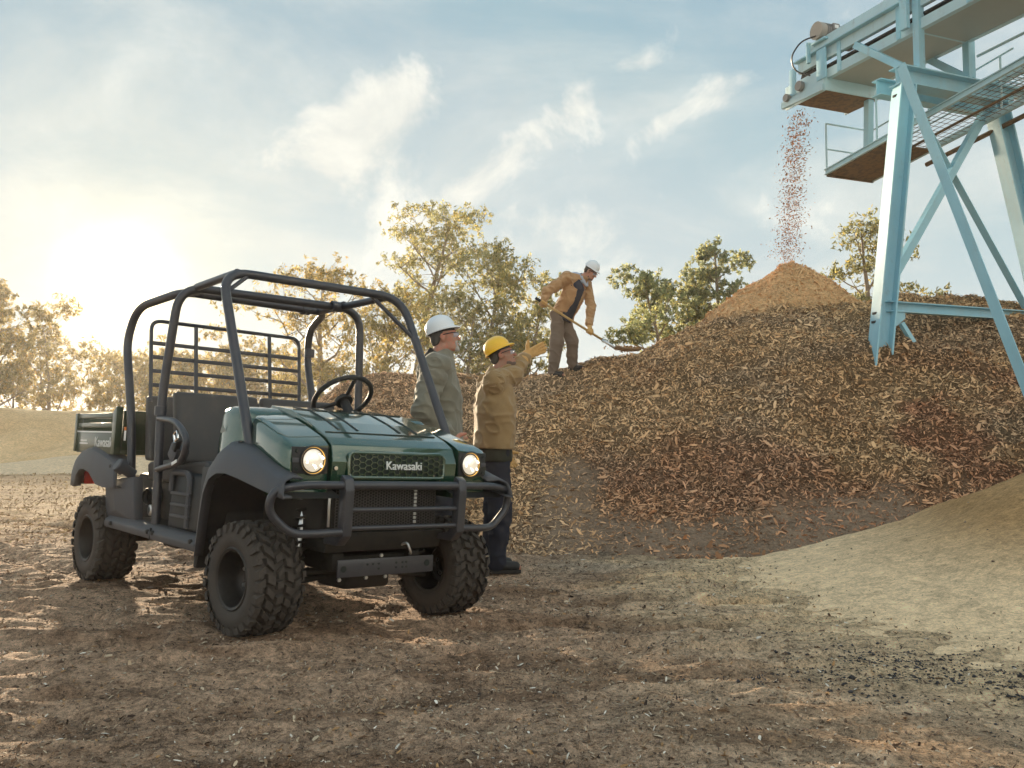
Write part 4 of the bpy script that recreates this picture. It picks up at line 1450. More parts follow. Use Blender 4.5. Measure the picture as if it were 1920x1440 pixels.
# ---- seats
def bench(xc, zback, tilt, nm):
    st = bpy.data.objects.new(nm, None)
    COL.objects.link(st)
    st.parent = CAR
    f = Sdf(0.03)
    me_ = hull([(xc + 0.44, -0.56, 0.70), (xc + 0.44, 0.56, 0.70), (xc + 0.0, -0.56, 0.70), (xc + 0.0, 0.56, 0.70), (xc + 0.46, -0.57, 0.80), (xc + 0.46, 0.57, 0.80), (xc + 0.40, -0.57, 0.845), (xc + 0.40, 0.57, 0.845), (xc, -0.57, 0.815), (xc, 0.57, 0.815)], 0.035, 4)
    part('seat_cushion', me_, M_vinyl, st)
    for (y0, y1) in ((-0.57, -0.005), (0.005, 0.57)):
        part('backrest', hull([(xc + 0.03, y0, 0.82), (xc + 0.03, y1, 0.82), (xc - 0.06, y0, 0.82), (xc - 0.06, y1, 0.82), (xc - tilt, y0 + 0.01, zback), (xc - tilt, y1 - 0.01, zback), (xc - tilt - 0.07, y0 + 0.01, zback), (xc - tilt - 0.07, y1 - 0.01, zback)], 0.028, 4), M_vinyl, st)
    part('seat_base', boxm((xc + 0.2, 0, 0.58), (0.36, 1.02, 0.23), 0.02), M_black, st)
    return st


bench(-1.12, 1.255, 0.10, 'front_bench')
bench(-1.58, 1.240, 0.07, 'rear_bench')
bx_ = part('battery_box', hull([(-1.09, -0.50, 0.44), (-0.64, -0.50, 0.44), (-1.09, -0.618, 0.44), (-0.62, -0.618, 0.44), (-1.07, -0.50, 0.77), (-0.64, -0.50, 0.77), (-1.07, -0.600, 0.775), (-0.64, -0.600, 0.765)], 0.025, 3), M_black)
for k in range(3):
    part('box_rib', boxm((-0.90, -0.622, 0.52 + 0.065 * k), (0.26, 0.02, 0.016), 0.005), M_plast, bx_)
part('box_arch', tube(fillet([(-1.05, -0.618, 0.66), (-1.05, -0.615, 0.77), (-0.80, -0.612, 0.77), (-0.80, -0.618, 0.46)], 0.07, 5), 0.018, 8), M_plast, bx_)
part('belt_retractor', hull([(-1.10, -0.64, 0.87), (-1.02, -0.64, 0.81), (-1.04, -0.64, 0.95), (-0.95, -0.64, 0.90), (-1.10, -0.56, 0.87), (-1.02, -0.56, 0.81), (-1.04, -0.56, 0.95), (-0.95, -0.56, 0.90)], 0.012), M_plast)
part('belt_buckle', hull([(-1.01, -0.652, 0.905), (-0.97, -0.652, 0.885), (-0.965, -0.652, 0.975), (-0.925, -0.652, 0.955), (-1.01, -0.62, 0.905), (-0.97, -0.62, 0.885), (-0.965, -0.62, 0.975), (-0.925, -0.62, 0.955)], 0.005), M_black)
part('glint_ring', tube(fillet([(-0.935, -0.662, 0.940), (-0.960, -0.662, 0.990), (-0.915, -0.662, 1.010), (-0.892, -0.662, 0.965), (-0.940, -0.662, 0.950)], 0.008, 2), 0.0065, 6), M_chrome)  # made-up chrome ring imitating a white P-shaped reflection
gait = []
for k in range(9):
    gait += [(0.050 + 0.006 * (k % 2), k * 0.016)]
part('rubber_gaiter', xform(revolve(gait, 16, 'y'), Matrix.Translation((-1.47, -0.60, 0.60)) @ Matrix.Rotation(0.2, 4, 'Z')), M_black)
part('coil_end', xform(revolve([(0.02, 0), (0.035, 0.004), (0.035, 0.02), (0.02, 0.024)], 14, 'y'), Matrix.Translation((-1.42, -0.60, 0.52))), M_bright)

# ---- dash and steering
part('dashboard', hull([(-0.36, -0.58, 0.82), (-0.36, 0.58, 0.82), (-0.36, -0.58, 1.135), (-0.36, 0.58, 1.135), (-0.47, -0.56, 1.12), (-0.47, 0.56, 1.12), (-0.50, -0.56, 0.95), (-0.50, 0.56, 0.95), (-0.44, -0.56, 0.80), (-0.44, 0.56, 0.80)], 0.02, 3), M_black)
part('front_bulkhead', boxm((-0.42, 0, 0.62), (0.03, 1.14, 0.40), 0.01), M_black)
SW = Matrix.Translation((-0.60, 0.235, 1.255)) @ Matrix.Rotation(math.radians(-42), 4, 'Y')
sw = part('steering_wheel', xform(tube([(0.185 * math.cos(a), 0.185 * math.sin(a), 0) for a in np.linspace(0, 2 * math.pi, 40, endpoint=False)], 0.0155, 10, closed=True), SW.copy()), M_black)
part('hub', xform(hull([(0.055 * math.cos(a), 0.055 * math.sin(a), z) for a in np.linspace(0, 6.28, 12) for z in (-0.035, -0.01)], 0.006), SW.copy()), M_black, sw)
part('spoke', xform(tubes([([(0.04 * math.cos(a), 0.04 * math.sin(a), -0.02), (0.18 * math.cos(a), 0.18 * math.sin(a), 0)], 0.012) for a in (0.0, 2.3, 4.0)]), SW.copy()), M_black, sw)
part('steering_column', xform(tube([(0, 0, -0.03), (0, 0, -0.33)], 0.03, 12), SW.copy()), M_black)

# ---- cargo bed
bed = bpy.data.objects.new('cargo_bed', None)
COL.objects.link(bed)
bed.parent = CAR
part('bed_floor', boxm((-2.26, 0, 0.865), (0.84, 1.30, 0.03), 0.006), M_bed, bed)
for s in (-1, 1):
    part('side_panel', boxm((-2.26, s * 0.672, 0.925), (0.74, 0.024, 0.15), 0.006), M_bed, bed)
    part('side_rail', boxm((-2.26, s * 0.672, 1.105), (0.74, 0.026, 0.036), 0.005), M_bed, bed)
    part('side_rail', boxm((-2.26, s * 0.672, 1.040), (0.74, 0.024, 0.034), 0.005), M_bed, bed)
    part('side_post', boxm((-2.645, s * 0.672, 0.99), (0.05, 0.040, 0.27), 0.006), M_bed, bed)
    part('side_post', hull([(-1.90, s * 0.65, 0.85), (-1.84, s * 0.65, 0.85), (-1.90, s * 0.694, 0.85), (-1.84, s * 0.694, 0.85), (-1.90, s * 0.65, 1.13), (-1.83, s * 0.65, 1.165), (-1.90, s * 0.694, 1.13), (-1.83, s * 0.694, 1.165)], 0.005), M_bed, bed)
    part('white_stripe', boxm((-2.27, s * 0.6855, 0.996), (0.70, 0.004, 0.010), 0.0), M_white, bed)
    tm = text_mesh('Kawasaki', 0.095, 0.0015)
    MT = Matrix.Translation((-2.06, s * 0.6865, 0.925)) @ Matrix.Rotation(0 if s < 0 else math.pi, 4, 'Z') @ Matrix.Rotation(math.pi / 2, 4, 'X')
    part('side_lettering', xform(tm, MT), M_white, bed, smooth=None)
    for zz_, ln_ in ((0.935, 0.13), (0.915, 0.17)):      # small faded decal, too worn to read
        part('worn_decal', boxm((-2.47, s * 0.6855, zz_), (ln_, 0.003, 0.009), 0.0), M_white, bed)
part('tailgate', boxm((-2.665, 0, 0.985), (0.024, 1.28, 0.26), 0.006), M_bed, bed)
part('bed_headboard', boxm((-1.865, 0, 1.00), (0.024, 1.28, 0.28), 0.006), M_bed, bed)

# ------------------------------------------------------------------ conveyor and its tower
def weathered_steel(name, col, rust=0.5):
    m = pmat(name, col, rough=0.5, var=0.14, vscale=2.5, bump=0.05, bscale=30.0)
    g = NT(m.node_tree)
    b = g.n['Principled BSDF']
    src = b.inputs['Base Color'].links[0].from_socket
    co = g.node('ShaderNodeTexCoord').outputs['Object']
    st = g.vmath('MULTIPLY', co, (7.0, 7.0, 1.1))
    streak = g.noise(st, 1.0, 7.0, 0.68)
    spots = g.noise(co, 9.0, 8.0, 0.7)
    k = g.math('MULTIPLY', g.smooth(g.math('ADD', g.math('MULTIPLY', streak, 0.6), g.math('MULTIPLY', spots, 0.4)), 0.54, 0.70), rust)
    c = g.mix(k, src, (0.20, 0.145, 0.11, 1))
    grime = g.math('MULTIPLY', g.smooth(g.noise(st, 0.6, 5.0, 0.6), 0.45, 0.7), 0.18)
    c = g.mix(grime, c, (0.42, 0.44, 0.42, 1))
    g.l.new(c, b.inputs['Base Color'])
    return m


M_steel = weathered_steel('blue_steel', (0.32, 0.58, 0.69), 0.5)
M_steelw = weathered_steel('faded_steel', (0.48, 0.66, 0.71), 0.35)
M_pan = pmat('pan_steel', (0.40, 0.43, 0.40), rough=0.55, var=0.12, vscale=2.0)
M_belt = pmat('belt_rubber', (0.03, 0.028, 0.027), rough=0.8)
M_rust = pmat('rusty_mesh', (0.24, 0.15, 0.08), rough=0.85, var=0.45, vscale=14.0, col2=(0.12, 0.085, 0.055), bump=0.4, bscale=50.0)
M_motor = pmat('motor_grey', (0.22, 0.21, 0.20), rough=0.5, var=0.15, vscale=10.0)
M_cable = pmat('cable', (0.03, 0.03, 0.03), rough=0.5)

TA = Vector((-0.378, 0.926, 0.0)).normalized()     # along the belt, towards the head
TB = Vector((0.926, 0.378, 0.0)).normalized()      # across the belt
TO = Vector((5.107, 11.43, 0.0))


def W(m, s, z):
    p = TO + TB * m + TA * s
    return Vector((p.x, p.y, z))


def beam(p0, p1, prof, up):
    """sweep a closed outline (side, up) from p0 to p1"""
    p0, p1 = Vector(p0), Vector(p1)
    d = (p1 - p0).normalized()
    up = Vector(up)
    sd = d.cross(up).normalized()
    up = sd.cross(d).normalized()
    secs = [[p + sd * a + up * b for a, b in prof] for p in (p0, p1)]
    return loft(secs, True, True)


def I_prof(w, h, t=0.02):
    w2, h2 = w / 2, h / 2
    return [(-w2, -h2), (w2, -h2), (w2, -h2 + t), (t / 2, -h2 + t), (t / 2, h2 - t), (w2, h2 - t), (w2, h2), (-w2, h2), (-w2, h2 - t), (-t / 2, h2 - t), (-t / 2, -h2 + t), (-w2, -h2 + t)]


def C_prof(w, h, t=0.012):
    return [(0, -h / 2), (w, -h / 2), (w, -h / 2 + t), (t, -h / 2 + t), (t, h / 2 - t), (w, h / 2 - t), (w, h / 2), (0, h / 2)]


def L_prof(w, h, t=0.012):
    return [(0, 0), (w, 0), (w, t), (t, t), (t, h), (0, h)]


def R_prof(w, h):
    return [(-w / 2, -h / 2), (w / 2, -h / 2), (w / 2, h / 2), (-w / 2, h / 2)]


TOW = thing('conveyor_tower', 'pale blue steel support tower standing in the chip pile', 'steel tower', (0, 0, 0))
def tp(name, me, mat=M_steel, parent=TOW, label=None, smooth=25):
    return link(name, me, mat, parent, label, smooth)
tp('leg', beam(W(-0.90, -0.27, 1.45), W(-0.02, 0, 5.58), I_prof(0.25, 0.21, 0.020), (0.995, 0.10, 0)))
tp('leg', beam(W(2.46, -0.42, 0.6), W(1.62, 0, 5.58), I_prof(0.25, 0.21, 0.020), (0.995, 0.10, 0)))
tp('cross_beam', beam(W(-0.16, 0.0, 5.70), W(1.95, 0.0, 5.70), I_prof(0.24, 0.24, 0.018), (0, 0, 1)))
tp('cross_beam', beam(W(-0.10, 0.40, 5.70), W(1.95, 0.40, 5.70), I_prof(0.16, 0.22, 0.016), (0, 0, 1)))
tp('brace', beam((4.82, 11.02, 5.64), (5.56, 9.38, 0.80), L_prof(0.13, 0.13, 0.014), TB))
tp('brace', beam(W(1.55, 0.10, 5.52), W(-0.58, -0.05, 2.74), R_prof(0.09, 0.10), TB))
tp('brace', beam(W(0.24, 0.20, 5.50), W(2.16, -0.05, 2.45), L_prof(0.10, 0.10, 0.012), TB))
tp('strut', beam(W(-0.64, -0.20, 2.64), W(2.12, -0.24, 2.64), C_prof(0.09, 0.13), (0, 0, 1)))
tp('gusset', prism([(0, 0), (0.20, 0), (0.20, -0.10), (0.06, -0.20), (0, -0.20)], -0.008, 0.008, 'y', 0.0), M_steel).matrix_local = Matrix.Translation(W(-0.60, -0.27, 2.60)) @ Matrix.Rotation(math.atan2(TB.y, TB.x), 4, 'Z')
tp('stub_brace', beam(W(-0.45, -0.26, 2.44), W(-0.28, -0.32, 2.14), R_prof(0.05, 0.06), TB))
tp('stub_brace', beam(W(2.00, -0.34, 2.46), W(1.70, -0.42, 2.05), R_prof(0.05, 0.06), TB))
for sgn, z in ((0, 5.45), (0, 2.45), (0, 2.56)):
    q_ = (z - 1.45) / (5.58 - 1.45)
    tp('bolt_row', boxm(W(-0.90 + 0.88 * q_ - 0.105, -0.27 + 0.27 * q_ + 0.04, z), (0.012, 0.08, 0.03), 0.004, Matrix.Rotation(math.atan2(TB.y, TB.x), 3, 'Z')), M_cable)
tp('post', beam(W(0.25, 0.0, 5.82), W(0.25, 0.0, 7.05), R_prof(0.10, 0.10), TB))
tp('post', beam(W(0.14, 0.12, 6.42), W(0.14, 0.12, 7.05), R_prof(0.12, 0.06), TB))
tp('post', beam(W(1.20, 0.0, 5.82), W(1.20, 0.0, 6.46), C_prof(0.10, 0.12), TB))
tp('knee_brace', beam(W(0.22, 1.08, 6.62), W(0.22, 0.02, 5.80), R_prof(0.09, 0.09), TB))
tp('knee_brace', beam(W(1.17, 0.72, 6.38), W(1.17, 0.04, 5.82), C_prof(0.09, 0.08), TB))

CON = thing('belt_conveyor', 'blue grey belt conveyor with motor reaching in from upper right', 'conveyor', (0, 0, 0))
S0, S1 = -7.0, 1.98
def cp(name, me, mat=M_steelw, parent=CON, smooth=25):
    return link(name, me, mat, parent, None, smooth)
for m_, sg in ((0.24, -1), (1.20, 1)):
    cp('lower_rail', beam(W(m_, S0, 6.45), W(m_, S1, 6.45), C_prof(0.08 * -sg, 0.14), (0, 0, 1)))
    cp('upper_rail', beam(W(m_ - 0.0 * sg, S0, 6.76), W(m_, S1 + 0.35, 6.76), C_prof(0.07 * -sg, 0.16), (0, 0, 1)))
    cp('side_guard', beam(W(m_ + 0.05 * sg, S0, 6.93), W(m_ + 0.05 * sg, S1, 6.93), R_prof(0.012, 0.17), TB * -0.25 * sg + Vector((0, 0, 1))))
    cp('rail_cap', beam(W(m_ + 0.02 * sg, S0, 6.853), W(m_ + 0.02 * sg, S1 + 0.38, 6.853), R_prof(0.11, 0.02), (0, 0, 1)), M_steel)
    for s_ in np.arange(-6.4, 2.2, 1.12):
        cp('frame_post', beam(W(m_ + 0.005 * sg, s_, 6.39), W(m_ + 0.005 * sg, s_, 6.84), R_prof(0.07, 0.018), TB), M_steel)
cp('belt', beam(W(0.72, S0, 6.60), W(0.72, S1 + 0.2, 6.60), R_prof(0.86, 0.03), (0, 0, 1)), M_belt)
cp('bottom_pan', beam(W(0.72, S0, 6.395), W(0.72, S1 - 0.22, 6.395), R_prof(0.90, 0.016), (0, 0, 1)), M_pan)
for s_ in np.arange(-5.2, 1.8, 1.75):
    cp('pan_seam', beam(W(0.28, s_, 6.384), W(1.16, s_, 6.384), R_prof(0.03, 0.006), (0, 0, 1)), M_steelw)
cp('head_pulley', beam(W(0.30, S1 + 0.20, 6.58), W(1.14, S1 + 0.20, 6.58), [(0.17 * math.cos(a), 0.17 * math.sin(a)) for a in np.linspace(0, 2 * math.pi, 20, endpoint=False)], (0, 0, 1)), M_belt)
HD = math.atan2(TB.y, TB.x)
RZ = Matrix.Rotation(HD, 3, 'Z')
chute = cp('head_chute', boxm(W(0.19, S1 + 0.16, 6.36), (0.02, 0.86, 0.36), 0.004, RZ), M_steelw)
cp('chute_side', boxm(W(1.25, S1 + 0.10, 6.36), (0.02, 0.72, 0.30), 0.004, RZ), M_steelw, chute)
cp('chute_side', boxm(W(0.72, S1 - 0.27, 6.30), (1.06, 0.02, 0.20), 0.004, RZ), M_steelw, chute)
cp('chute_tray', boxm(W(0.72, S1 + 0.05, 6.21), (1.02, 0.62, 0.03), 0.004, RZ), M_rust, chute)
cp('chute_lip', beam(W(0.15, S1 - 0.28, 6.19), W(0.15, S1 + 0.66, 6.22), L_prof(0.06, 0.10, 0.01), (0, 0, 1)), M_steelw, chute)
cp('bearing_plate', boxm(W(0.175, S1 - 0.24, 6.60), (0.02, 0.20, 0.46), 0.004, RZ), M_steel)
cp('bearing_plate', boxm(W(0.175, S1 + 0.40, 6.56), (0.02, 0.14, 0.42), 0.004, RZ), M_steel)
cp('bearing', beam(W(0.10, S1 + 0.20, 6.42), W(0.17, S1 + 0.20, 6.42), [(0.075 * math.cos(a), 0.075 * math.sin(a)) for a in np.linspace(0, 2 * math.pi, 16, endpoint=False)], (0, 0, 1)), M_motor)
cp('bearing', beam(W(0.10, S1 + 0.50, 6.34), W(0.17, S1 + 0.50, 6.34), [(0.06 * math.cos(a), 0.06 * math.sin(a)) for a in np.linspace(0, 2 * math.pi, 16, endpoint=False)], (0, 0, 1)), M_motor)
# drive motor
circ = lambda r, n=20: [(r * math.cos(a), r * math.sin(a)) for a in np.linspace(0, 2 * math.pi, n, endpoint=False)]
SM = 1.75
mot = cp('motor_bracket', join([boxm(W(0.42, SM, 6.95), (0.60, 0.30, 0.03), 0.004, RZ), boxm(W(0.16, SM + 0.25, 6.86), (0.05, 0.05, 0.30), 0.004, RZ), boxm(W(0.30, SM + 0.25, 7.00), (0.34, 0.05, 0.05), 0.004, RZ)]), M_steel)
cp('motor_body', beam(W(0.20, SM, 7.10), W(0.50, SM, 7.10), circ(0.125), (0, 0, 1)), M_motor, mot)
cp('motor_fan_cover', beam(W(0.09, SM, 7.10), W(0.20, SM, 7.10), circ(0.132), (0, 0, 1)), pmat('fan_cover', (0.33, 0.30, 0.26), rough=0.5), mot)
cp('gearbox', join([beam(W(0.50, SM, 7.10), W(0.56, SM, 7.10), circ(0.09), (0, 0, 1)), beam(W(0.56, SM, 7.10), W(0.80, SM, 7.10), circ(0.11, 12), (0, 0, 1)), boxm(W(0.70, SM, 7.02), (0.22, 0.2, 0.18), 0.02, RZ)]), M_motor, mot)
cp('terminal_box', boxm(W(0.36, SM - 0.11, 7.15), (0.12, 0.06, 0.10), 0.006, RZ), M_motor, mot)
cp('rating_plate', boxm(W(0.36, SM - 0.142, 7.15), (0.07, 0.004, 0.05), 0.001, RZ), M_white, mot)
for k in range(8):
    cp('cooling_fin', beam(W(0.22 + 0.035 * k, SM, 7.10), W(0.228 + 0.035 * k, SM, 7.10), circ(0.134), (0, 0, 1)), M_motor, mot)
cp('power_cable', tube(fillet([W(0.10, SM, 7.02), W(-0.06, SM + 0.15, 6.98), W(-0.10, SM + 0.35, 6.80), W(0.02, SM + 0.40, 6.62), W(0.14, SM + 0.2, 6.50)], 0.14, 6), 0.012, 6), M_cable, mot)

# ---- walkways
def walk_z(s_):
    return 5.08 + 0.12 * (2.1 - s_)
WK = thing('service_walkway', 'narrow hanging service walkway with handrail below the conveyor', 'walkway', (0, 0, 0))
def wp(name, me, mat=M_steelw, parent=WK, smooth=25):
    return link(name, me, mat, parent, None, smooth)
for m_, sg in ((0.58, 1), (1.48, -1)):
    wp('edge_channel', beam(W(m_, 2.15, walk_z(2.15) + 0.04), W(m_, -3.7, walk_z(-3.7) + 0.04), C_prof(0.04 * sg, 0.09), (0, 0, 1)), M_steelw)
wp('tray', beam(W(1.03, 2.14, walk_z(2.14)), W(1.03, 0.95, walk_z(0.95)), R_prof(0.86, 0.02), (0, 0, 1)), M_rust)
wp('end_channel', beam(W(0.58, 2.14, walk_z(2.14) + 0.02), W(1.48, 2.14, walk_z(2.14) + 0.02), C_prof(0.04, 0.10), (0, 0, 1)), M_rust)
grate = []
for s_ in np.arange(0.9, -3.6, -0.11):
    grate.append(([W(0.60, s_, walk_z(s_)), W(1.46, s_, walk_z(s_))], 0.004))
for m_ in np.arange(0.66, 1.46, 0.10):
    grate.append(([W(m_, 0.92, walk_z(0.92)), W(m_, -3.6, walk_z(-3.6))], 0.004))
g_ = wp('floor_grating', tubes(grate, 4), M_rust, smooth=None)
tag(g_, kind='stuff')
wp('hanger', beam(W(1.06, 1.78, walk_z(1.78)), W(1.12, 1.78, 6.42), R_prof(0.10, 0.10), TB), M_steel)
wp('hanger', beam(W(0.56, -1.4, walk_z(-1.4)), W(0.56, -1.4, 6.40), R_prof(0.06, 0.06), TB), M_steel)
for m_, ss in ((0.58, (2.13, 1.1)), (1.48, (2.13, 1.0, -0.2))):
    for s_ in ss:
        wp('rail_post', tube([W(m_, s_, walk_z(s_)), W(m_, s_, walk_z(s_) + 0.80)], 0.016, 8), M_steelw)
wp('handrail', tube([W(0.58, 2.13, walk_z(2.13) + 0.80), W(1.48, 2.13, walk_z(2.13) + 0.80), W(1.48, -0.4, walk_z(-0.4) + 0.80)], 0.014, 8), M_steelw)
wp('midrail', tube([W(0.58, 2.13, walk_z(2.13) + 0.40), W(1.48, 2.13, walk_z(2.13) + 0.40), W(1.48, -0.4, walk_z(-0.4) + 0.40)], 0.013, 8), M_steelw)
wp('under_bar', tube([W(1.62, 1.2, walk_z(1.2) - 0.10), W(1.62, -2.4, walk_z(-2.4) - 0.10)], 0.035, 8), M_rust)
wp('under_bar', tube([W(0.98, 1.2, walk_z(1.2) - 0.06), W(0.98, -2.4, walk_z(-2.4) - 0.06)], 0.02, 8), M_rust)

UW = thing('upper_walkway', 'steel grating platform with handrail at the upper right corner', 'walkway', (0, 0, 0))
def up_(name, me, mat=M_steelw, smooth=25):
    return link(name, me, mat, UW, None, smooth)
up_('edge_channel', beam(W(1.55, 0.2, 5.90), W(1.55, -4.0, 6.05), C_prof(-0.05, 0.16), (0, 0, 1)))
up_('edge_channel', beam(W(2.5, 0.2, 5.90), W(2.5, -4.0, 6.05), C_prof(0.05, 0.16), (0, 0, 1)))
grate = [([W(1.55, s_, 5.90 - 0.0357 * (s_ - 0.2)), W(2.5, s_, 5.90 - 0.0357 * (s_ - 0.2))], 0.010) for s_ in np.arange(0.15, -3.9, -0.07)]
grate += [([W(m_, 0.15, 5.90), W(m_, -3.9, 6.05)], 0.008) for m_ in np.arange(1.65, 2.5, 0.12)]
tag(up_('floor_grating', tubes(grate, 4), M_steelw, None), kind='stuff')
up_('end_beam', beam(W(1.5, 0.15, 5.84), W(2.55, 0.15, 5.84), C_prof(0.06, 0.12), (0, 0, 1)))
up_('handrail', tube([W(1.30, 0.0, 6.20), W(1.30, -4.0, 6.34)], 0.02, 8))
up_('rail_post', tube([W(2.48, -0.6, 5.9), W(2.48, -0.6, 6.8)], 0.018, 8))

# ---- chips in the air
n = 3000
t = RNG.random(n) ** 0.8
head = np.array(W(0.50, S1 + 0.62, 6.22))
ap = np.array((CONE[0], CONE[1], CONE[2]))
path = head[None] * (1 - t[:, None]) + ap[None] * t[:, None]
path[:, :2] = head[None, :2] + (ap - head)[None, :2] * (t[:, None] ** 0.75)
wd = 0.095 + 0.03 * t
path += np.array(TB)[None] * (RNG.normal(size=n) * wd)[:, None] + np.array(TA)[None] * (RNG.normal(size=n) * wd * 0.9)[:, None]
path[:, 2] += RNG.normal(size=n) * 0.03
Lf = RNG.uniform(0.006, 0.021, n) * (1.15 - 0.35 * t)
colf = np.array([(0.62, 0.24, 0.09), (0.50, 0.22, 0.10), (0.36, 0.17, 0.10), (0.55, 0.33, 0.17)])[RNG.integers(0, 4, n)] * (0.6 + 0.6 * RNG.random((n, 1)))
me = flakes('falling', path, RNG.normal(size=(n, 3)), Lf, Lf * RNG.uniform(0.3, 0.6, n), colf, tilt=1.0, lift=0.0)
tag(link('falling_chips', me, M_chip, smooth=None), 'stream of orange wood chips falling from the conveyor head', 'wood chips', kind='stuff')

# ------------------------------------------------------------------ trees
M_leaf = pmat('leaf', (0.10, 0.12, 0.04), rough=0.55, attr='col', transl=0.68, spec=0.3)
M_bark = pmat('bark', (0.26, 0.20, 0.145), rough=0.9, var=0.35, vscale=5.0, bump=0.4, bscale=20.0)


def tree(name, label, x, y, H, rad, lo, seed, nlimb=13, leaves=15000, tint=(0.105, 0.125, 0.045), lean=0.0, stems=1, group='trees beyond the yard', clump=0.42, narrow=1.0, z0=0.0, ls=1.0):
    rng = np.random.default_rng(seed)
    root = thing(name, label, 'tree', (x, y, z0), group=group)
    limbs, tips = [], []
    def curve(p, d, L, n, droop, wig):
        pts = [np.array(p, float)]
        d = np.array(d, float)
        for i in range(n):
            d = d + rng.normal(size=3) * wig + np.array((0, 0, droop))
            d /= np.linalg.norm(d)
            pts.append(pts[-1] + d * L / n)
        return pts, d
    for st in range(stems):
        a = rng.random() * 6.28
        off = 0.0 if stems == 1 else 0.35
        d0 = np.array((math.cos(a) * off * 0.6 + lean, math.sin(a) * off * 0.6, 1.0))
        trunk, _ = curve((math.cos(a) * off * 0.4, math.sin(a) * off * 0.4, -0.3), d0, H * (0.97 if st == 0 else 0.8), 9, 0.02, 0.06)
        r0 = 0.022 * H / math.sqrt(stems) + 0.03
        limbs.append((trunk, np.linspace(r0, r0 * 0.12, len(trunk))))
        tips.append((trunk[-1], rad * 0.34))
        tips.append((trunk[-2], rad * 0.34))
        nl = max(4, nlimb // stems)
        for k in range(nl):
            f = lo + (0.96 - lo) * (k + rng.random() * 0.8) / nl
            i = f * (len(trunk) - 1)
            i0 = int(min(i, len(trunk) - 2))
            p = trunk[i0] * (1 - (i - i0)) + trunk[i0 + 1] * (i - i0)
            az = k * 2.4 + rng.random() * 1.2
            prof = math.sin(math.pi * min(1, 0.18 + 0.82 * (f - lo) / (1 - lo))) ** 0.7
            L = rad * (0.35 + 0.75 * prof) * (0.7 + 0.5 * rng.random()) * narrow
            up = 0.25 + 0.75 * rng.random()
            lm, dd = curve(p, (math.cos(az), math.sin(az), up), L, 6, 0.05, 0.15)
            rb = r0 * (1 - f) * 0.45 + 0.012
            limbs.append((lm, np.linspace(rb, rb * 0.25, len(lm))))
            tips.append((lm[-1], rad * 0.28))
            for j in range(4):
                q = lm[2 + j % 4]
                az2 = rng.random() * 6.28
                tw, _ = curve(q, (math.cos(az2), math.sin(az2), 0.3 + 0.5 * rng.random()), L * (0.3 + 0.35 * rng.random()), 4, -0.04, 0.25)
                limbs.append((tw, np.linspace(rb * 0.35, 0.006, len(tw))))
                tips.append((tw[-1], rad * (0.14 + 0.18 * rng.random())))
    V, F = [], []
    for pts, rr in limbs:
        v, f = tube_arrays(pts, [max(0.006, q) for q in rr], 6, cap=False, off=len(V))
        V += v; F += f
    link('trunk', pymesh('trunk', V, F), M_bark, root, smooth=180)
    C = np.array([t[0] for t in tips]); S = np.array([t[1] for t in tips])
    wgt = S ** 2
    leaves = int(leaves * 0.80)
    idx = rng.choice(len(C), leaves, p=wgt / wgt.sum())
    u = rng.normal(size=(leaves, 3))
    u /= np.linalg.norm(u, axis=1, keepdims=True)
    rad_ = rng.random(leaves) ** 0.5
    # leaves sit on sprays inside each clump
    ns = 16
    spray = rng.normal(size=(len(C), ns, 3))
    spray /= np.linalg.norm(spray, axis=2, keepdims=True)
    spray *= (rng.random((len(C), ns, 1)) ** 0.45) * np.array((1.0, 1.0, 0.75))
    sp = spray[idx, rng.integers(0, ns, leaves)]
    P = C[idx] + (sp + u * clump * 0.50 * rad_[:, None]) * S[idx][:, None]
    P[:, 2] -= 0.10 * S[idx] * rng.random(leaves)
    t = rng.normal(size=(leaves, 3)) * np.array((1, 1, 0.7)) + np.array((0, 0, -0.8))
    t /= np.linalg.norm(t, axis=1, keepdims=True)
    s = np.cross(t, rng.normal(size=(leaves, 3)))
    s /= np.linalg.norm(s, axis=1, keepdims=True)
    L = rng.uniform(0.045, 0.105, leaves)[:, None] * ls
    Wd = L * rng.uniform(0.22, 0.42, leaves)[:, None]
    Vl = np.stack([P - t * L, P + s * Wd - t * L * 0.1, P + t * L, P - s * Wd - t * L * 0.1], 1).reshape(-1, 3)
    Fl = (np.arange(leaves) * 4)[:, None] + np.arange(4)[None]
    me = quads('crown', Vl, Fl)
    br = (0.6 + 0.8 * rng.random((leaves, 1))) * (0.85 + 0.3 * rng.random((len(C), 1)))[idx]
    col = np.array(tint)[None] * br
    yel = (rng.random((leaves, 1)) > 0.88)
    col = np.where(yel, col * np.array((1.6, 1.25, 0.8)), col)
    set_color_attr(me, np.repeat(col, 4, axis=0))
    link('crown', me, M_leaf, root, smooth=None)
    return root


def TX(px, D):
    return (px - 960) / 1690.0 * D


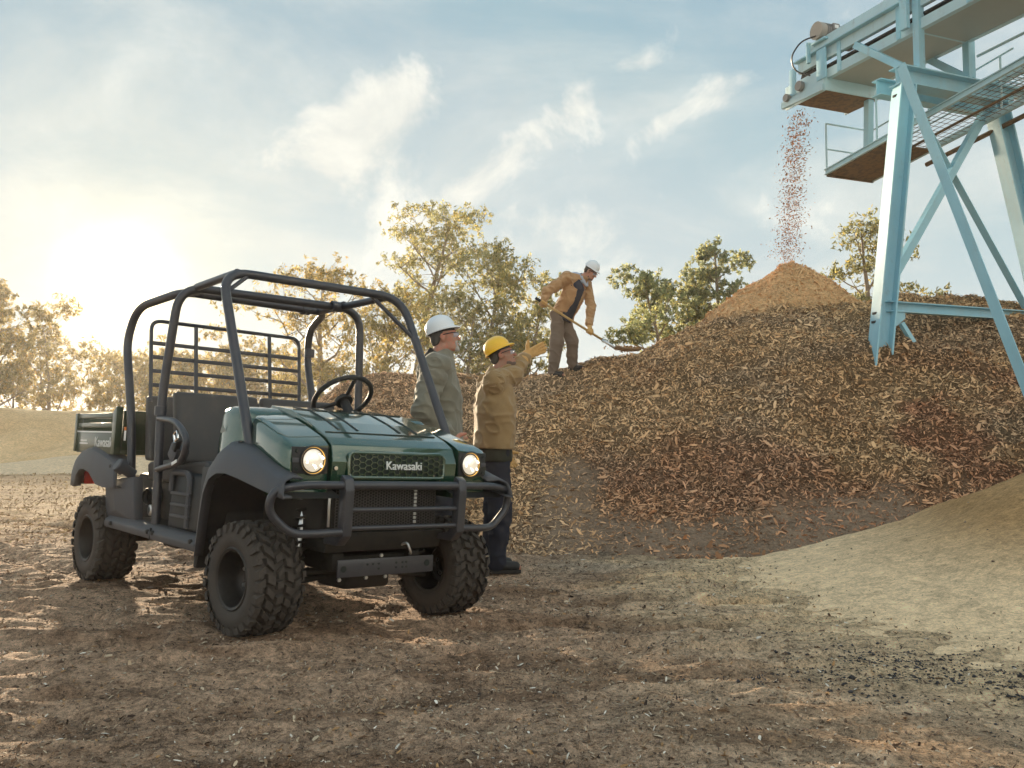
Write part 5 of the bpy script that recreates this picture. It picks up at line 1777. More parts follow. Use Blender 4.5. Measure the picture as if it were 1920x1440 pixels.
def TH(py, D):
    return 1.0 + (826 - py) / 1690.0 * D
G1 = 'eucalyptus trees beyond the yard'
olive = (0.31, 0.295, 0.125)
tree('eucalyptus_tree', 'tallest eucalyptus behind the roll cage with airy crown', TX(765, 36), 36, TH(372, 36), 2.5, 0.42, 11, 17, 17000, olive)
tree('eucalyptus_tree', 'mid height eucalyptus right of the tallest one', TX(895, 34), 34, TH(452, 34), 2.3, 0.34, 12, 16, 14500, olive)
tree('eucalyptus_tree', 'golden backlit eucalyptus seen through the roof hoops', TX(615, 35), 35, TH(488, 35), 2.4, 0.34, 13, 15, 12500, (0.36, 0.29, 0.11))  # yellow of the backlight mixed into this leaf tint
tree('eucalyptus_tree', 'low eucalyptus directly left of the shoveling worker', TX(985, 33), 33, TH(500, 33), 1.35, 0.30, 14, 11, 9000, olive)
tree('eucalyptus_tree', 'dark dense tree behind the worker in the white helmet', TX(865, 31), 31, TH(560, 31), 2.2, 0.10, 15, 14, 12000, (0.26, 0.245, 0.115))
tree('eucalyptus_tree', 'bushy tree filling the gap behind the steering wheel', TX(690, 32), 32, TH(575, 32), 2.3, 0.10, 16, 14, 11000, (0.31, 0.26, 0.105))
backlit_gold = (0.36, 0.29, 0.11)  # leaf tint yellowed to hold backlight and haze glow in the colour
tree('young_tree', 'thin young tree seen through the load screen', TX(455, 64), 64, TH(640, 64), 3.2, 0.25, 17, 12, 9000, backlit_gold, stems=2, ls=1.9)
tree('young_tree', 'slender sapling between the rear cage posts', TX(345, 62), 62, TH(645, 62), 2.8, 0.22, 18, 11, 8000, backlit_gold, stems=2, ls=1.9)
tree('young_tree', 'loose leafy tree left of the sun glare above the bank', TX(95, 66), 66, TH(585, 66), 4.0, 0.20, 19, 13, 12000, backlit_gold, lean=0.06, stems=2, ls=1.9)
tree('young_tree', 'shrubby tree right under the low sun', TX(215, 68), 68, TH(672, 68), 4.0, 0.15, 20, 12, 10000, backlit_gold, stems=2, ls=1.9)
tree('leafy_tree', 'tree cut by the left edge of the picture', TX(-35, 60), 60, TH(520, 60), 3.2, 0.25, 21, 13, 13000, (0.31, 0.25, 0.095), ls=1.8)
tree('shrub_tree', 'low bushy tree at the far left above the bank', TX(30, 67), 67, TH(668, 67), 3.4, 0.12, 22, 11, 8500, backlit_gold, stems=2, ls=1.9)
tree('shrub_tree', 'low bushy tree behind the front bench', TX(545, 64), 64, TH(648, 64), 3.4, 0.12, 23, 12, 10000, backlit_gold, stems=2, ls=1.9)
tree('shrub_tree', 'low scrub tree behind the rear bench', TX(280, 66), 66, TH(676, 66), 3.4, 0.12, 27, 12, 9500, backlit_gold, stems=2, ls=1.9)
tree('shrub_tree', 'low scrub tree behind the load screen', TX(405, 66), 66, TH(668, 66), 3.4, 0.12, 28, 12, 9500, backlit_gold, stems=2, ls=1.9)
tree('round_tree', 'rounded green tree left of the fresh chip cone', TX(1258, 30), 30, TH(505, 30), 1.75, 0.18, 24, 15, 20000, (0.31, 0.33, 0.17))
tree('round_tree', 'taller slim tree just left of the fresh chip cone', TX(1360, 31), 31, TH(425, 31), 1.55, 0.22, 25, 15, 20000, (0.30, 0.32, 0.18))
tree('airy_tree', 'thin drooping tree behind the left leg of the tower', TX(1672, 28), 28, TH(392, 28), 1.75, 0.35, 26, 11, 7500, (0.23, 0.225, 0.105), clump=0.5)
tree('round_tree', 'lower green tree between the two trees left of the cone', TX(1312, 32), 32, TH(520, 32), 1.6, 0.15, 29, 14, 16000, (0.33, 0.33, 0.165))

# ------------------------------------------------------------------ people
def v3(*a):
    return np.array(a, float)


def face_frame(yaw, pitch=0.0, roll=0.0):
    cy, sy, cp_, sp_ = math.cos(yaw), math.sin(yaw), math.cos(pitch), math.sin(pitch)
    f = v3(cy * cp_, sy * cp_, sp_)
    l = v3(-sy, cy, 0)
    u = np.cross(f, l)
    if roll:
        l, u = l * math.cos(roll) + u * math.sin(roll), u * math.cos(roll) - l * math.sin(roll)
    return np.stack([f, l, u], 1)      # columns: forward, left, up


def cloth_disp(amp, seed, fx=(13, 13, 8)):
    def f(P):
        a = fbm(P[:, 0] * fx[0], P[:, 1] * fx[1], P[:, 2] * fx[2], oct=2, seed=seed)
        r = 1 - np.abs(vnoise(P[:, 0] * fx[0] * 1.2 + P[:, 2] * 7, P[:, 1] * fx[1] * 1.2, P[:, 2] * fx[2] * 2.1, seed=seed + 5))
        return amp * (0.55 * a - 0.9 * (r ** 3 - 0.3))
    return f


def skin_mat(name, col):
    return pmat(name, col, rough=0.48, var=0.16, vscale=26.0, col2=tuple(np.array(col) * np.array((1.12, 0.84, 0.80))), spec=0.4, bump=0.06, bscale=260.0)


M_hatw = pmat('helmet_white', (0.76, 0.79, 0.83), rough=0.32, coat=0.3, var=0.06, vscale=12.0)
M_haty = pmat('helmet_yellow', (0.86, 0.50, 0.02), rough=0.32, coat=0.3, var=0.08, vscale=12.0)
M_band = pmat('helmet_liner', (0.02, 0.02, 0.022), rough=0.7)
M_frame = pmat('glasses_frame', (0.015, 0.015, 0.018), rough=0.3)
M_glass = pmat('safety_lens', (0.55, 0.62, 0.75), rough=0.05, alpha=0.42, spec=1.0, coat=1.0)
M_glove = pmat('tan_glove', (0.56, 0.33, 0.12), rough=0.75, var=0.2, vscale=30.0, bump=0.15, bscale=140.0)
M_boot = pmat('dark_boot', (0.022, 0.019, 0.018), rough=0.6, var=0.3, vscale=20.0)
M_sole = pmat('boot_sole', (0.03, 0.026, 0.022), rough=0.85)
M_eye = pmat('eye_white', (0.7, 0.68, 0.64), rough=0.25)
M_iris = pmat('eye_dark', (0.03, 0.02, 0.015), rough=0.2)


HS = 0.93      # head size


def head_sdf(S, c, R):
    def p(x, y, z):
        return c + R @ v3(x, y, z) * HS
    class E_:
        def ell(self, cc, r, R_, k):
            S.ell(cc, np.array(r) * HS, R_, k)
        def cone(self, a, b, ra, rb, k):
            S.cone(a, b, ra * HS, rb * HS, k)
    S_ = E_()
    S_.ell(p(-0.012, 0, 0.035), (0.098, 0.076, 0.088), R, 0.02)
    S_.ell(p(0.030, 0, -0.030), (0.060, 0.060, 0.085), R, 0.025)
    S_.ell(p(0.030, 0, -0.082), (0.052, 0.052, 0.034), R, 0.022)
    S_.ell(p(0.076, 0, -0.102), (0.019, 0.022, 0.017), R, 0.018)
    S_.ell(p(0.076, 0, 0.020), (0.018, 0.050, 0.012), R, 0.016)
    S_.cone(p(0.086, 0, 0.004), p(0.112, 0, -0.030), 0.009, 0.0135, 0.008)
    for s in (-1, 1):
        S_.ell(p(0.100, s * 0.013, -0.034), (0.011, 0.009, 0.008), R, 0.006)
        S_.ell(p(0.058, s * 0.040, -0.022), (0.024, 0.020, 0.020), R, 0.018)
        S_.ell(p(-0.006, s * 0.077, -0.012), (0.020, 0.009, 0.033), R, 0.006)
        S_.ell(p(-0.012, s * 0.083, -0.006), (0.022, 0.006, 0.028), R, 0.005)
    S_.ell(p(0.090, 0, -0.060), (0.010, 0.024, 0.0065), R, 0.006)
    S_.ell(p(0.088, 0, -0.073), (0.010, 0.021, 0.007), R, 0.006)
    return S


def hardhat(c, R, mat, parent, base):
    """shell with crown ridge, short brim and a peak"""
    n, m = 40, 12
    V, F = [], []
    def pt(a, t):
        ca, sa = math.cos(a), math.sin(a)
        rx, ry = 0.112, 0.100
        e = math.sin(t * math.pi / 2)
        zz = math.cos(t * math.pi / 2) ** 0.82 * 0.110
        ridge = 0.007 * math.exp(-(sa * ry * e / 0.022) ** 2) * (1 - t ** 3)
        return (rx * e * ca - 0.010, ry * e * sa, 0.052 + zz + ridge)
    prof = [('d', t) for t in np.linspace(0.0, 1.0, m)]
    for kind, t in prof:
        for k in range(n):
            V.append(pt(2 * math.pi * k / n, max(t, 0.02)))
    def brim(a, ext, dz):
        ca, sa = math.cos(a), math.sin(a)
        pk = max(0.0, ca) ** 2.2
        w = (0.008 + 0.028 * pk) * ext
        x, y, z = pt(a, 1.0)
        return (x + ca * w * 1.05, y + sa * w * (1.0 - 0.3 * pk), z + dz - 0.012 * pk * ext - 0.004 * ext)
    for ext, dz in ((0.5, 0.0), (1.0, -0.001), (1.0, -0.006), (0.4, -0.006)):
        for k in range(n):
            V.append(brim(2 * math.pi * k / n, ext, dz))
    rows = m + 4
    for r in range(rows - 1):
        for k in range(n):
            l = (k + 1) % n
            F.append((r * n + k, r * n + l, (r + 1) * n + l, (r + 1) * n + k))
    F.append(tuple(range(n))[::-1])
    M = Matrix(((R[0, 0], R[0, 1], R[0, 2], c[0] - base[0]), (R[1, 0], R[1, 1], R[1, 2], c[1] - base[1]), (R[2, 0], R[2, 1], R[2, 2], c[2] - base[2]), (0, 0, 0, 1))) @ Matrix.Scale(HS, 4)
    o = link('hard_hat', xform(pymesh('hat', V, F), M), mat, parent, None, 50)
    solid(o, 0.004, -1)
    band = []
    for z in (0.062, 0.030):
        band.append([(0.105 * math.cos(a) - 0.010, 0.092 * math.sin(a), z - 0.012 * math.cos(a)) for a in np.linspace(0, 2 * math.pi, 33)])
    b = link('helmet_liner', xform(loft(band), M), M_band, o, None, 180)
    solid(b, 0.004, 0)
    return M


def glasses(M, parent):
    pts = [(0.012, -0.083, 0.012), (0.070, -0.076, 0.016), (0.094, -0.058, 0.014), (0.108, -0.030, 0.012), (0.112, 0, 0.010), (0.108, 0.030, 0.012), (0.094, 0.058, 0.014), (0.070, 0.076, 0.016), (0.012, 0.083, 0.012)]
    g_ = link('safety_glasses', xform(tube([(-0.015, -0.084, 0.004)] + pts + [(-0.015, 0.084, 0.004)], 0.0042, 6), M), M_frame, parent, None, 180)
    for s in (-1, 1):
        rows = []
        for dz, dx in ((0.008, 0.0), (-0.006, 0.004), (-0.022, 0.002), (-0.030, -0.004)):
            rows.append([(x + dx, s * y, 0.010 + dz) for x, y in ((0.112, 0.006), (0.109, 0.030), (0.097, 0.055), (0.074, 0.073))])
        ln = link('lens', xform(loft(rows), M), M_glass, g_, None, 180)


def eyes(M, parent):
    for s in (-1, 1):
        e = link('eye', xform(revolve([(0.0, 0.012), (0.006, 0.0105), (0.0105, 0.006), (0.012, 0.0)], 12, 'x'), M @ Matrix.Translation((0.072, s * 0.031, 0.000))), M_eye, parent, None, 180)
        link('iris', xform(revolve([(0.0, 0.0132), (0.005, 0.0120)], 10, 'x'), M @ Matrix.Translation((0.072, s * 0.031, 0.001))), M_iris, e, None, 180)


def hand_open(S, w, fd, td, spread=0.020, curl=0.25, k=0.010, size=1.0):
    """open hand: wrist, finger direction, thumb-side direction"""
    fd = fd / np.linalg.norm(fd)
    td = td - fd * (td @ fd)
    td = td / np.linalg.norm(td)
    nn = np.cross(fd, td)
    for q in (-0.026, -0.009, 0.009, 0.026):
        S.cone(w + td * q * 0.7 * size, w + (fd * 0.085 + td * q) * size, 0.021 * size, 0.015 * size, 0.012)
    for i, (q, L) in enumerate(((0.030, 0.072), (0.010, 0.082), (-0.010, 0.076), (-0.029, 0.060))):
        a = w + (fd * 0.088 + td * q) * size
        d1 = fd + td * (q * 3.0) + nn * (curl * (0.3 + 0.25 * i))
        d1 /= np.linalg.norm(d1)
        b = a + d1 * L * 0.45 * size
        d2 = d1 + nn * curl * 1.2
        d2 /= np.linalg.norm(d2)
        c = b + d2 * L * 0.34 * size
        d3 = d2 + nn * curl * 0.9
        d3 /= np.linalg.norm(d3)
        S.chain([a, b, c, c + d3 * L * 0.26 * size], [0.0125 * size, 0.0115 * size, 0.0108 * size, 0.0095 * size], 0.005)
    a = w + (fd * 0.028 + td * 0.026) * size
    b = a + (fd * 0.32 + td * 0.95) * 0.042 * size
    c = b + (fd * 0.55 + td * 0.85) * 0.034 * size
    S.chain([w + td * 0.01 * size, a, b, c], [0.02 * size, 0.0175 * size, 0.0145 * size, 0.0115 * size], 0.008)
    return S


def hand_grip(S, c, ax, pd, wrist, r=0.024, k=0.006):
    """closed hand round a shaft: point on the shaft, shaft axis, direction from the shaft to the palm"""
    ax = ax / np.linalg.norm(ax)
    pd = pd - ax * (pd @ ax); pd /= np.linalg.norm(pd)
    sd = np.cross(ax, pd)
    S.ell(c + pd * 0.036, (0.046, 0.042, 0.024), np.stack([ax, sd, pd], 1), 0.012)
    S.cone(c + pd * 0.045, wrist, 0.030, 0.034, 0.015)
    for i, q in enumerate((-0.034, -0.011, 0.012, 0.034)):
        pts = []
        for a in np.radians([20, 75, 130, 185, 235 - 10 * abs(i - 1.5)]):
            rr = r + 0.008
            pts.append(c + ax * q + (pd * math.cos(a) + sd * math.sin(a)) * rr)
        S.chain(pts, [0.0145, 0.0135, 0.0125, 0.0115, 0.010], 0.004)
    pts = [c + ax * 0.040 + (pd * math.cos(a) + sd * math.sin(a)) * (r + 0.008) for a in np.radians([-10, -65, -120])]
    S.chain([c + pd * 0.04 + ax * 0.01] + pts, [0.02, 0.0165, 0.014, 0.0115], 0.006)
    return S


def person(label, base, J, C, group='workers on the yard'):
    root = thing('person', label, 'person', tuple(base), group=group)
    base = v3(*base)
    T = Matrix.Translation(tuple(-base))
    def put(name, me, mat, parent=root, sm=180, it=1):
        smooth_mesh(me, it, 0.5)
        return link(name, xform(me, T), mat, parent, None, sm)
    f, l = J['fwd'], J['left']
    R = J['headR']
    hc = J['head']
    # ---- body : one continuous figure
    S = Sdf(0.03)
    head_sdf(S, hc, R)
    S.cone(hc + R @ v3(-0.025, 0, -0.07), J['neck'], 0.056, 0.062, 0.02)
    S.cone(J['neck'] + v3(0, 0, -0.08), J['pelvis'], 0.085, 0.10, 0.05, (f, 0.75))
    for s in ('r', 'l'):
        S.cone(J['neck'] + v3(0, 0, -0.07), J['sh_' + s], 0.045, 0.042, 0.03)
        S.chain([J['sh_' + s], J['el_' + s], J['wr_' + s]], [0.042, 0.036, 0.026], 0.02)
        S.chain([J['pelvis'] + (J['hip_' + s] - J['pelvis']) * 0.9, J['kn_' + s], J['an_' + s]], [0.080, 0.052, 0.038], 0.03)
        S.cone(J['an_' + s] + v3(0, 0, -0.03), J['toe_' + s], 0.035, 0.028, 0.02)
        if C.get('bare'):
            fd = J['wr_' + s] - J['el_' + s]
            hand_open(S, J['wr_' + s], fd, f, curl=0.6)
    body = put('body', S.mesh(0.0085), C['skin'], it=1)
    MH = Matrix(((R[0, 0], R[0, 1], R[0, 2], hc[0] - base[0]), (R[1, 0], R[1, 1], R[1, 2], hc[1] - base[1]), (R[2, 0], R[2, 1], R[2, 2], hc[2] - base[2]), (0, 0, 0, 1))) @ Matrix.Scale(HS, 4)
    eyes(MH, root)
    # hair under the helmet, beard
    S = Sdf(0.01)
    S.ell(hc + R @ v3(-0.020, 0, 0.026), (0.086, 0.0745, 0.082), R)
    S.ell(hc + R @ v3(-0.054, 0, -0.018), (0.047, 0.060, 0.050), R, 0.02)
    put('hair', S.mesh(0.007, disp=lambda P: 0.0022 * vnoise(P[:, 0] * 160, P[:, 1] * 160, P[:, 2] * 60), cut=[(hc + R @ v3(0.040, 0, 0.02), R @ v3(0.85, 0, 0.30)), (hc + R @ v3(-0.022, 0, -0.012), R @ v3(0.86, 0, -0.50))]), C['hair'])
    S = Sdf(0.008)
    for (cc, rr) in C['beard_parts']:
        S.ell(hc + R @ v3(*cc) * HS, np.array(rr) * HS, R)
    put('beard', S.mesh(0.005, disp=lambda P: 0.0020 * vnoise(P[:, 0] * 190, P[:, 1] * 190, P[:, 2] * 90)), C['beard'])
    HT = hardhat(hc + R @ v3(-0.004, 0, 0.006), R @ C.get('hat_tilt', np.eye(3)), C['hat'], root, base)
    if C.get('glasses', True):
        glasses(MH, root)
    # ---- jacket
    S = Sdf(0.05)
    hem = J['hem']
    w = C.get('bulk', 1.0)
    mid = (J['neck'] * 0.55 + hem * 0.45)
    S.cone(hem, mid, 0.205 * w, 0.205 * w, 0.05, (f, 0.70))
    S.cone(mid, J['neck'] + (J['pelvis'] - J['neck']) * 0.18, 0.205 * w, 0.175 * w, 0.06, (f, 0.66))
    S.cone(J['neck'] + (J['pelvis'] - J['neck']) * 0.04, hc + R @ v3(-0.03, 0, -0.105), 0.080, 0.074, 0.03)
    for s in ('r', 'l'):
        S.cone(J['neck'] + (J['pelvis'] - J['neck']) * 0.06, J['sh_' + s], 0.085, 0.086, 0.05)
        S.cone(J['sh_' + s], J['sh_' + s] * 0.7 + J['el_' + s] * 0.3, 0.084 * w, 0.074 * w, 0.03)
    cuts = [(hem + v3(0, 0, -0.02), (J['pelvis'] - J['neck']) / np.linalg.norm(J['pelvis'] - J['neck'])), (hc + R @ v3(0.0, 0, -0.088), R @ v3(-0.25, 0, 0.97))]
    me_ = S.mesh(0.009, cutfn=C.get('cutfn'), disp=cloth_disp(0.021, C['seed'], (9, 9, 6.5)), cut=cuts)
    jk = put('jacket', me_, C['jacket'], it=2)
    for s in ('r', 'l'):
        S = Sdf(0.02)
        d = J['wr_' + s] - J['el_' + s]
        d = d / np.linalg.norm(d)
        S.chain([J['sh_' + s], J['el_' + s], J['wr_' + s] - d * 0.01], [0.087 * w, 0.071 * w, 0.052], 0.02)
        put('sleeve', S.mesh(0.008, disp=cloth_disp(0.020, C['seed'] + (11 if s == 'r' else 17), (11, 11, 11)), cut=[(J['wr_' + s] + d * 0.02, d)]), C['jacket'], jk, it=2)
    # collar stands round the neck
    nb = hc + R @ v3(-0.025, 0, -0.075)
    ax_ = nb - J['neck']
    ax_ = ax_ / np.linalg.norm(ax_)
    e1 = f - ax_ * (f @ ax_); e1 /= np.linalg.norm(e1)
    e2 = np.cross(ax_, e1)
    ring = []
    for t_, rr in ((-0.01, 0.090), (0.03, 0.083), (0.062, 0.079)):
        ring.append([tuple(J['neck'] + ax_ * t_ + e1 * math.cos(a) * rr + e2 * math.sin(a) * rr) for a in np.linspace(0.4, 2 * math.pi - 0.4, 28)])
    o = link('collar', xform(loft(ring), T), C['collar'], jk, None, 180)
    solid(o, 0.009, 0)
    # ---- under layer showing below the jacket / at the neck
    if 'shirt' in C:
        S = Sdf(0.05)
        S.cone(J['shirt_hem'], J['neck'] + (J['pelvis'] - J['neck']) * 0.2, 0.185 * w, 0.170, 0.05, (f, 0.70))
        put('shirt', S.mesh(0.011, disp=cloth_disp(0.008, C['seed'] + 3), cut=[(J['shirt_hem'] + v3(0, 0, -0.03), (J['pelvis'] - J['neck']) / np.linalg.norm(J['pelvis'] - J['neck']))]), C['shirt'])
    # ---- trousers
    S = Sdf(0.05)
    S.ell(J['pelvis'], (0.135, 0.165, 0.13), np.stack([f, l, np.cross(f, l)], 1), 0.05)
    for s in ('r', 'l'):
        S.chain([J['hip_' + s], J['kn_' + s], J['an_' + s] + v3(0, 0, -0.02)], [0.108, 0.084, 0.072], 0.04)
    put('trousers', S.mesh(0.010, disp=cloth_disp(0.018, C['seed'] + 9, (8, 8, 6)), cut=[(J['pelvis'] + v3(0, 0, 0.12), v3(0, 0, 1))]), C['pants'], it=2)
    # ---- boots
    for s in ('r', 'l'):
        an, toe = J['an_' + s], J['toe_' + s]
        d = toe - an; d[2] = 0; d /= np.linalg.norm(d)
        sole_z = J['ground_' + s]
        S = Sdf(0.02)
        S.cone(an + v3(0, 0, 0.03), v3(an[0], an[1], sole_z + 0.05) - d * 0.02, 0.052, 0.048, 0.02)
        S.cone(v3(an[0], an[1], sole_z + 0.05) - d * 0.02, v3(an[0], an[1], sole_z + 0.042) + d * 0.14, 0.048, 0.042, 0.02)
        bt = put('boot', S.mesh(0.008, cut=[(v3(0, 0, sole_z + 0.018), v3(0, 0, -1))]), M_boot)
        sp_ = np.cross(d, v3(0, 0, 1))
        out = [tuple((v3(an[0], an[1], 0) + d * a + sp_ * b)[:2]) for a, b in ((-0.07, -0.03), (-0.05, -0.048), (0.06, -0.045), (0.15, -0.046), (0.185, -0.02), (0.185, 0.02), (0.15, 0.046), (0.06, 0.045), (-0.05, 0.048), (-0.07, 0.03))]
        link('sole', xform(prism(out, sole_z - 0.006, sole_z + 0.022, 'z', 0.004), T), M_sole, bt, None, 30)
    return root, put


def simple_legs(J, base, f, l, hipz, spread, gz, knee_f=0.02, lean=v3(0, 0, 0)):
    for s, q in (('l', 1), ('r', -1)):
        J['hip_' + s] = J['pelvis'] + l * q * 0.085 + v3(0, 0, -0.03)
        g = base + l * q * spread
        J['kn_' + s] = J['hip_' + s] * 0.48 + v3(g[0], g[1], gz + 0.06) * 0.52 + f * knee_f
        J['an_' + s] = v3(g[0], g[1], gz + 0.095)
        J['toe_' + s] = J['an_' + s] + f * 0.16 + l * q * 0.03 + v3(0, 0, -0.06)
        J['ground_' + s] = gz


def tiltm(p):      # helmet tipped back by p
    return np.array(((math.cos(p), 0, -math.sin(p)), (0, 1, 0), (math.sin(p), 0, math.cos(p))))


# -- worker in the yellow helmet, pointing up at the pile
yaw = math.radians(14)
f = v3(math.cos(yaw), math.sin(yaw), 0); l = v3(-math.sin(yaw), math.cos(yaw), 0)
b0 = v3(-0.135, 7.16, float(ground_z(-0.135, 7.16)))
J = dict(fwd=f, left=l)
J['pelvis'] = b0 + v3(-0.01, 0, 0.93)
J['neck'] = b0 + v3(0.01, 0.0, 1.525)
J['head'] = b0 + v3(0.058, -0.01, 1.698)
J['headR'] = face_frame(math.radians(-4), math.radians(17))
J['sh_r'] = b0 + v3(0.00, -0.17, 1.475); J['el_r'] = b0 + v3(0.13, -0.03, 1.525); J['wr_r'] = b0 + v3(0.238, 0.14, 1.695)
J['sh_l'] = b0 + v3(-0.06, 0.19, 1.47); J['el_l'] = b0 + v3(-0.05, 0.30, 1.19); J['wr_l'] = b0 + v3(0.06, 0.30, 0.96)
J['hem'] = b0 + v3(-0.01, 0, 0.975)
J['shirt_hem'] = b0 + v3(-0.01, 0, 0.885)
simple_legs(J, b0 + v3(-0.005, 0, 0), f, l, 0.93, 0.10, b0[2], 0.03)
M_tan = pmat('tan_canvas', (0.310, 0.200, 0.090), rough=0.85, var=0.16, vscale=10.0, bump=0.12, bscale=300.0, col2=(0.27, 0.175, 0.08), sheen=0.2)
M_tanD = pmat('dark_canvas_trim', (0.16, 0.10, 0.045), rough=0.85)
sk1 = skin_mat('skin_tan', (0.36, 0.195, 0.135))
C = dict(skin=sk1, hair=pmat('hair_black', (0.025, 0.022, 0.02), rough=0.6), beard=pmat('stubble', (0.13, 0.085, 0.07), rough=0.7, var=0.2, vscale=60.0),
         beard_parts=[((0.050, 0, -0.096), (0.046, 0.046, 0.026)), ((0.086, 0, -0.048), (0.014, 0.028, 0.006)), ((0.030, 0.036, -0.075), (0.035, 0.022, 0.030)), ((0.030, -0.036, -0.075), (0.035, 0.022, 0.030))],
         hat=M_haty, jacket=M_tan, trim=M_tanD, collar=M_tan, shirt=pmat('dark_olive_shirt', (0.030, 0.030, 0.020), rough=0.9, var=0.2), pants=pmat('navy_trousers', (0.016, 0.017, 0.028), rough=0.9, var=0.25, vscale=8.0), seed=101, bulk=1.10, hat_tilt=tiltm(0.20))
yel, yput = person('worker in yellow hard hat and tan jacket pointing toward the pile', tuple(b0), J, C)
for s in ('r', 'l'):
    S = Sdf(0.012)
    d = J['wr_' + s] - J['el_' + s]; d /= np.linalg.norm(d)
    S.cone(J['wr_' + s] - d * 0.045, J['wr_' + s] + d * 0.03, 0.056, 0.036, 0.015)
    if s == 'r':
        hand_open(S, J['wr_r'] + d * 0.03, v3(0.86, 0.15, 0.40), v3(0.30, 0.0, 0.92), curl=0.10, size=1.05)
    else:
        hand_open(S, J['wr_l'] + d * 0.03, d, f, curl=0.55)
    yput('glove', S.mesh(0.005, disp=lambda P: 0.0016 * vnoise(P[:, 0] * 90, P[:, 1] * 90, P[:, 2] * 90)), M_glove)

# -- worker in the white helmet and grey jacket beside the vehicle
yaw = math.radians(24)
f = v3(math.cos(yaw), math.sin(yaw), 0); l = v3(-math.sin(yaw), math.cos(yaw), 0)
b0 = v3(-0.50, 6.42, float(ground_z(-0.50, 6.42)))
J = dict(fwd=f, left=l)
J['pelvis'] = b0 + v3(-0.02, 0, 0.96)
J['neck'] = b0 + v3(-0.045, 0.0, 1.575)
J['head'] = b0 + v3(0.018, -0.01, 1.742)
J['headR'] = face_frame(math.radians(-2), math.radians(9))
J['sh_r'] = b0 + v3(-0.02, -0.20, 1.515); J['el_r'] = b0 + v3(-0.10, -0.29, 1.22); J['wr_r'] = b0 + v3(0.08, -0.24, 1.03)
J['sh_l'] = b0 + v3(-0.10, 0.20, 1.51); J['el_l'] = b0 + v3(-0.10, 0.30, 1.22); J['wr_l'] = b0 + v3(0.06, 0.30, 1.02)
J['hem'] = b0 + v3(-0.01, 0, 0.98)
simple_legs(J, b0, f, l, 0.96, 0.11, b0[2], 0.02)
M_grey = pmat('olive_grey_canvas', (0.195, 0.182, 0.140), rough=0.85, var=0.14, vscale=9.0, bump=0.12, bscale=300.0, col2=(0.17, 0.16, 0.125), sheen=0.2)
M_pipe = pmat('pale_piping', (0.30, 0.28, 0.23), rough=0.8)
sk2 = skin_mat('skin_ruddy', (0.46, 0.245, 0.175))
grey_b = pmat('grey_beard', (0.40, 0.38, 0.36), rough=0.7, var=0.35, vscale=50.0)
C = dict(skin=sk2, hair=pmat('hair_grey', (0.085, 0.078, 0.072), rough=0.6, var=0.3, vscale=40.0), beard=grey_b,
         beard_parts=[((0.074, 0, -0.098), (0.024, 0.028, 0.024)), ((0.084, 0, -0.112), (0.016, 0.020, 0.016)), ((0.088, 0, -0.047), (0.013, 0.027, 0.006)), ((0.082, 0.026, -0.07), (0.010, 0.008, 0.026)), ((0.082, -0.026, -0.07), (0.010, 0.008, 0.026))],
         hat=M_hatw, jacket=M_grey, trim=M_pipe, collar=pmat('black_collar', (0.015, 0.015, 0.016), rough=0.9), pants=pmat('dark_jeans', (0.02, 0.024, 0.035), rough=0.9, var=0.2), seed=151, bulk=1.08, bare=True, hat_tilt=tiltm(0.16))
gry, gput = person('worker in white hard hat and grey jacket standing behind the vehicle', tuple(b0), J, C)

# -- shoveling worker on the ridge
yaw = math.radians(-34)
f = v3(math.cos(yaw), math.sin(yaw), 0); l = v3(-math.sin(yaw), math.cos(yaw), 0)
SX, SY = 0.72, 12.75
gz = float(pile_z(SX, SY)) - 0.02
b0 = v3(SX, SY, gz)
J = dict(fwd=f, left=l)
J['pelvis'] = v3(0.70, 12.78, gz + 0.86)
J['neck'] = v3(0.975, 12.65, gz + 1.335)
J['head'] = v3(1.110, 12.575, gz + 1.440)
J['headR'] = face_frame(math.radians(-24), math.radians(-34))
J['sh_r'] = v3(0.78, 12.56, gz + 1.345); J['el_r'] = v3(0.49, 12.50, gz + 1.15); J['wr_r'] = v3(0.425, 12.50, gz + 0.955)
J['sh_l'] = v3(1.06, 12.78, gz + 1.29); J['el_l'] = v3(1.12, 12.68, gz + 0.97); J['wr_l'] = v3(1.075, 12.56, gz + 0.69)
J['hem'] = v3(0.735, 12.765, gz + 0.875)
for s, (fx, fy, kx) in (('r', (0.575, 12.68, 0.63)), ('l', (0.865, 12.86, 0.86))):
    q = 1 if s == 'l' else -1
    J['hip_' + s] = J['pelvis'] + l * q * 0.088 + v3(0, 0, -0.04)
    g = float(pile_z(fx, fy)) - 0.02
    J['kn_' + s] = v3(kx, (fy + J['hip_' + s][1]) / 2 - 0.05, gz + 0.46)
    J['an_' + s] = v3(fx, fy, g + 0.095)
    J['toe_' + s] = J['an_' + s] + f * 0.16 + v3(0, 0, -0.06)
    J['ground_' + s] = g
M_brown = pmat('brown_canvas', (0.46, 0.265, 0.125), rough=0.85, var=0.15, vscale=10.0, bump=0.12, bscale=300.0, col2=(0.40, 0.225, 0.105), sheen=0.2)
M_navy = pmat('navy_tshirt', (0.028, 0.032, 0.055), rough=0.9, var=0.2)
sk3 = skin_mat('skin_light', (0.46, 0.26, 0.185))
# dark shirt in the open front : a shield following the chest
ax = (J['neck'] - J['pelvis'])
fn = np.cross(l, ax / np.linalg.norm(ax)); fn = -fn if fn @ f < 0 else fn


def wedge(P, p0=J['pelvis'].copy(), ax=ax, l=l, fn=fn):
    t = ((P - p0) @ ax) / (ax @ ax)
    hw = 0.088 - 0.030 * t
    ll = (P - p0) @ l + 0.015
    return np.where(t < 1.0, np.minimum(hw - np.abs(ll), (P - p0) @ fn - 0.02), -1)


